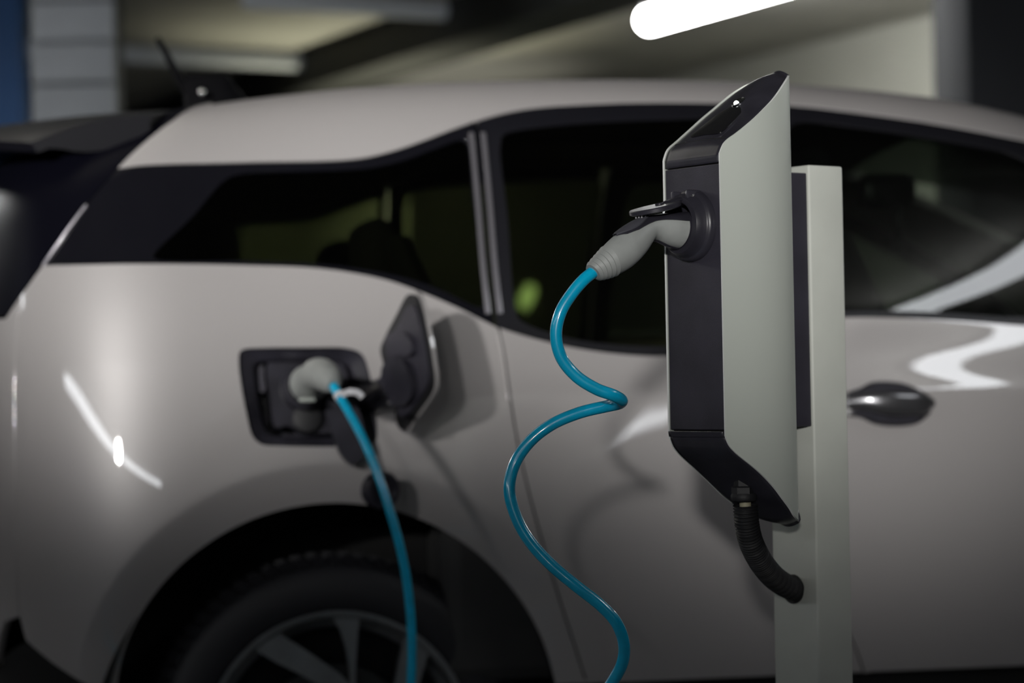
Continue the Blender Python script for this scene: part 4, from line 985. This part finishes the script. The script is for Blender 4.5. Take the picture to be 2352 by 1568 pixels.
hose = empty('corrugated_hose', tuple(hc[0]), 0, 'black corrugated cable hose curving from under the charger into the post', 'hose')
rr_ = .0158 + .0011 * np.sign(np.sin(L_ * 2 * math.pi / .0042)) * np.abs(np.sin(L_ * 2 * math.pi / .0042)) ** .5
bm = bmesh.new(); tube(bm, hc - hc[0], rr_, 36, cap=False, up=(1, 0, 0)); o = obj('hose', bm, RUBBER, hose, angle=30); md = o.modifiers.new('wall', 'SOLIDIFY'); md.thickness = .0012
bm = bmesh.new(); core = np.concatenate([[pt3(1709, 1128, 3.235), pt3(1711, 1142, 3.235)], hc[::20]]) - hc[0]; tube(bm, core, .0078, 16); obj('supply_cable', bm, mat('cream_cable', srgb(170, 165, 140), .5), hose, label='cream supply cable showing inside the hose')
pe = hc[-1]; gl = toL(gP)
bm = bmesh.new(); pg = FC + DV * (postx - .0005) - WV * gl[1] + ZV * gl[2] - hc[0]
lathe(bm, [(.0175, 0), (.0205, 0), (.0205, .0035), (.0185, .005), (.0165, .004), (.0165, .0)], pg, -DV, 40, closed=True); obj('grommet', bm, RUBBER, hose)
bm = bmesh.new(); lathe(bm, [(.0168, 0), (.0168, .0012), (.001, .0012)], pg, -DV, 32); obj('post_hole', bm, HOLE, hose)

# ================================================================= charging cable with a plug at each end
GXY = at(1395, 1568, 3.2)
cab = empty('charging_cable', (float(GXY[0]), float(GXY[1]), 0), 0, 'bright blue charging cable with grey plugs running from charger to car', 'cable')
cO = np.array([GXY[0], GXY[1], 0])
def plug(secs, Mx=None, parent=None):
    """secs: list of (centre, half height vec, half width) in world; builds body, cover, ribs"""
# charger end plug: outline pairs (top, bottom) in the vertical plane w = 0
prs = [((1589, 488), (1580, 574)), ((1574, 489), (1566, 572)), ((1560, 490), (1550, 569)), ((1545, 491), (1534, 564)), ((1528, 492), (1519, 557)), ((1511, 494), (1507, 552)), ((1494, 497), (1497, 553)), ((1477, 502), (1490, 563)), ((1461, 509), (1481, 577)), ((1445, 518), (1468, 593)), ((1429, 529), (1454, 607)), ((1413, 542), (1440, 618)), ((1399, 555), (1425, 627)), ((1388, 567), (1412, 633))]
strain = [((1388, 567), (1412, 633)), ((1378, 578), (1401, 637)), ((1368, 589), (1390, 640)), ((1358, 600), (1380, 642)), ((1350, 610), (1371, 641))]
def section_pts(prs, n):
    a = crom([at_plane(*p[0], P0p, WV) for p in prs], n); b = crom([at_plane(*p[1], P0p, WV) for p in prs], n)
    return a, b
def body(a, b, wf, seg=40, off=0.0, ang=None, pw=1.0):
    rows = []
    for i in range(len(a)):
        c = (a[i] + b[i]) / 2; h = (a[i] - b[i]) / 2; hl = np.linalg.norm(h); hu = h / hl; w_ = wf[i]
        an = np.linspace(0, 2 * math.pi, seg, endpoint=False) if ang is None else np.linspace(-ang[i], ang[i], seg)
        rows.append([c + hu * math.cos(t) * (hl + off) + WV * math.copysign(abs(math.sin(t)) ** pw, math.sin(t)) * (w_ + off) for t in an])
    return rows
a, b = section_pts(prs, 6); tt = np.linspace(0, 1, len(a)); hh = np.linalg.norm(a - b, axis=1) / 2
wf = hh * np.interp(tt, [0, .3, .45, .8, 1], [1.0, .98, .95, .9, .95])
def mk(name, rows, m, parent, cl=True, cap0=False, cap1=False, angle=40):
    bm = bmesh.new(); grid_faces(bm, [[p - pO for p in r] for r in rows], close_v=cl, cap0=cap0, cap1=cap1); return obj(name, bm, m, parent, angle=angle)
pl = empty('charger_plug', tuple(a[0] - cO)); pl.parent = cab; pO = a[0].copy()
n8 = int(len(a) * .13)
mk('grip', body(a, b, wf), GREY, pl, cap1=True)
mk('plug_collar', body(a[:n8 + 2], b[:n8 + 2], wf[:n8 + 2], off=.0012), BSMOOTH, pl)
# black insert over the top of the grip, thick lip
i0, i1 = 0, int(len(a) * .86); q = np.linspace(0, 1, i1 - i0)
an = np.interp(q, [0, .3, .6, .8, .93, 1], [1.12, 1.0, .95, .85, .6, .12])
top_ins = body(a[i0:i1], b[i0:i1], wf[i0:i1], seg=22, off=.0015, ang=an); bot_lip = body(a[i0:i1], b[i0:i1], wf[i0:i1], seg=22, off=-.001, ang=an)
rows = [[bot_lip[i][0]] + top_ins[i] + [bot_lip[i][-1]] for i in range(len(top_ins))]
mk('grip_insert', rows, BSMOOTH, pl, cl=False, angle=50)
# release pad, raised, with three pips
j0, j1 = int(len(a) * .47), int(len(a) * .85); q = np.linspace(0, 1, j1 - j0)
padr = body(a[j0:j1], b[j0:j1], wf[j0:j1], seg=16, off=.0030, ang=.62 * np.sin(math.pi * np.clip(q, .03, .97)) ** .6 + .02); padl = body(a[j0:j1], b[j0:j1], wf[j0:j1], seg=16, off=.001, ang=.66 * np.sin(math.pi * np.clip(q, .03, .97)) ** .6 + .02)
mk('release_pad', [[padl[i][0]] + padr[i] + [padl[i][-1]] for i in range(len(padr))], mat('pad_dark_grey', (.07, .07, .085), .5), pl, cl=False, angle=50)
bm = bmesh.new()
for k in (.50, .535, .57):
    i = int(len(a) * k); c = (a[i] + b[i]) / 2; h = (a[i] - b[i]) / 2; P = c + h * (1 + .0033 / np.linalg.norm(h)) - pO
    for yy in (-.006, 0, .006): bmesh.ops.create_uvsphere(bm, u_segments=10, v_segments=6, radius=.0013, matrix=Matrix.Translation(tuple(P + WV * yy)))
o = obj('pip', bm, CHROME if False else mat('pip_grey', (.3, .3, .32), .35), pl); o['kind'] = 'stuff'
# lower seam bead of the grip
bm = bmesh.new(); tube(bm, [p - pO for p in (b[int(len(a) * .12):int(len(a) * .5)] - (a - b)[int(len(a) * .12):int(len(a) * .5)] * .006)], .0016, 8, r2=.004, up=(0, 0, 1)); obj('grip_underside', bm, BSMOOTH, pl)
# ribbed strain relief
sa, sb = section_pts(strain, 20); ts = np.linspace(0, 1, len(sa)); sh = np.linalg.norm(sa - sb, axis=1) / 2
ph = (ts * 5.0) % 1.0; saw = np.where(ph > .80, -.0026, .0020 * (1 - ph)) * (ts < .999)
rows = []
for i in range(len(sa)):
    c = (sa[i] + sb[i]) / 2; h = (sa[i] - sb[i]) / 2; hl = np.linalg.norm(h); hu = h / hl
    rr2 = hl - .0006 + saw[i]; rows.append([c + hu * math.cos(t) * rr2 + WV * math.sin(t) * (hl * .95 + saw[i] - .0006) for t in np.linspace(0, 2 * math.pi, 40, endpoint=False)])
mk('strain_relief', rows, GREY, pl, cap0=True, cap1=True, angle=28)
# the cord
cp = [(sa[-1] + sb[-1]) / 2 + ((sa[-4] + sb[-4]) / 2 - (sa[-1] + sb[-1]) / 2) * 1.0]
Y0 = float(cp[0][1]); print('plug end Y', Y0, proj(cp[0]))
wp = [(1340, 643, Y0 - .008), (1312, 676, Y0 - .012), (1288, 716, Y0 - .014), (1277, 766, Y0 - .014), (1288, 818, Y0 - .012), (1322, 862, Y0 - .010), (1370, 893, Y0 - .008), (1408, 907, Y0 - .004), (1426, 917, Y0 + .012), (1428, 922, Y0 + .030), (1420, 927, Y0 + .048), (1392, 933, Y0 + .065), (1330, 948, Y0 + .075), (1265, 976, Y0 + .08), (1215, 1016, Y0 + .08), (1181, 1068, Y0 + .08), (1170, 1125, Y0 + .075), (1185, 1185, Y0 + .07), (1215, 1240, Y0 + .065), (1262, 1293, Y0 + .06), (1322, 1344, Y0 + .055), (1380, 1390, Y0 + .055), (1416, 1430, Y0 + .055), (1433, 1478, Y0 + .06), (1430, 1520, Y0 + .065), (1409, 1562, Y0 + .07), (1375, 1610, Y0 + .08), (1330, 1690, Y0 + .10), (1290, 1800, Y0 + .12), (1270, 1950, Y0 + .13), (1262, 2150, Y0 + .14), (1255, 2350, Y0 + .15)]
cp += [at(*p) for p in wp]
e = cp[-1]; zf_ = .0085
cp += [np.array([e[0] - .01, e[1] + .05, .10]), np.array([e[0] - .03, e[1] + .10, .03]), np.array([e[0] - .06, e[1] + .16, zf_]), np.array([e[0] - .18, e[1] + .24, zf_]), np.array([e[0] - .42, e[1] + .20, zf_]), np.array([e[0] - .60, e[1] + .30, zf_]), np.array([-.36, 3.80, zf_]), np.array([-.22, 3.98, .012])]
wp2 = [(905, 2200, 4.06), (915, 2000, 4.08), (928, 1820, 4.08), (938, 1680, 4.08), (944, 1568, 4.08), (946, 1480, 4.08), (942, 1400, 4.08), (932, 1320, 4.08), (915, 1240, 4.08), (893, 1165, 4.085), (868, 1090, 4.095), (842, 1025, 4.11), (812, 965, 4.13), (786, 920, 4.15), (766, 886, 4.175)]
cp += [at(*p) for p in wp2]
cc = resample(crom(cp, 14), .004)
bm = bmesh.new(); tube(bm, cc - cO, .0079, 22, up=(1, 0, 0)); obj('cord', bm, BLUE, cab, angle=80)
# car end plug
ce = at(766, 886, 4.175); d_in = c2w(sc0) ; cn = c2w(sc0 + nav) - c2w(sc0)
path = [d_in + cn * .0, d_in + cn * .05, at(716, 880, 4.33), at(728, 860, 4.27), at(748, 864, 4.215), ce]
pc2 = crom(path, 10); tq = np.linspace(0, 1, len(pc2)); r_ = np.interp(tq, [0, .2, .22, .40, .55, .75, .9, .97, 1], [.032, .032, .0335, .031, .029, .0285, .024, .016, .012])
plc = empty('car_plug', tuple(pc2[0] - cO)); plc.parent = cab
bm = bmesh.new(); tube(bm, pc2 - pc2[0], r_, 32, up=(0, 0, 1)); obj('grip', bm, GREY, plc, angle=50)
bm = bmesh.new(); tube(bm, (pc2 - pc2[0])[:13], r_[:13] + .003, 32, up=(0, 0, 1)); obj('plug_collar', bm, BSMOOTH, plc)
bm = bmesh.new(); g0 = at(706, 918, 4.30); box(bm, tuple(g0 - pc2[0]), (.030, .02, .008), .003); obj('plug_label', bm, mat('pale_label', (.35, .38, .35), .5), plc)
# white tie with a loose tail
tc = at(781, 910, 4.155); T_d = at(800, 945, 4.14) - at(766, 886, 4.175); T_d /= np.linalg.norm(T_d)
bm = bmesh.new(); lathe(bm, [(.0085, -.005), (.0105, -.005), (.0105, .005), (.0085, .005)], tc - cO, T_d, 24, closed=True)
tl_ = crom([at(785, 906, 4.14), at(805, 899, 4.12), at(822, 902, 4.12), at(833, 912, 4.12)], 6) - cO; tube(bm, tl_, .0055, 8, r2=.0012, up=(0, 0, 1)); obj('cable_tie', bm, TAG, cab, label='white tie with a loose tail near the car plug')
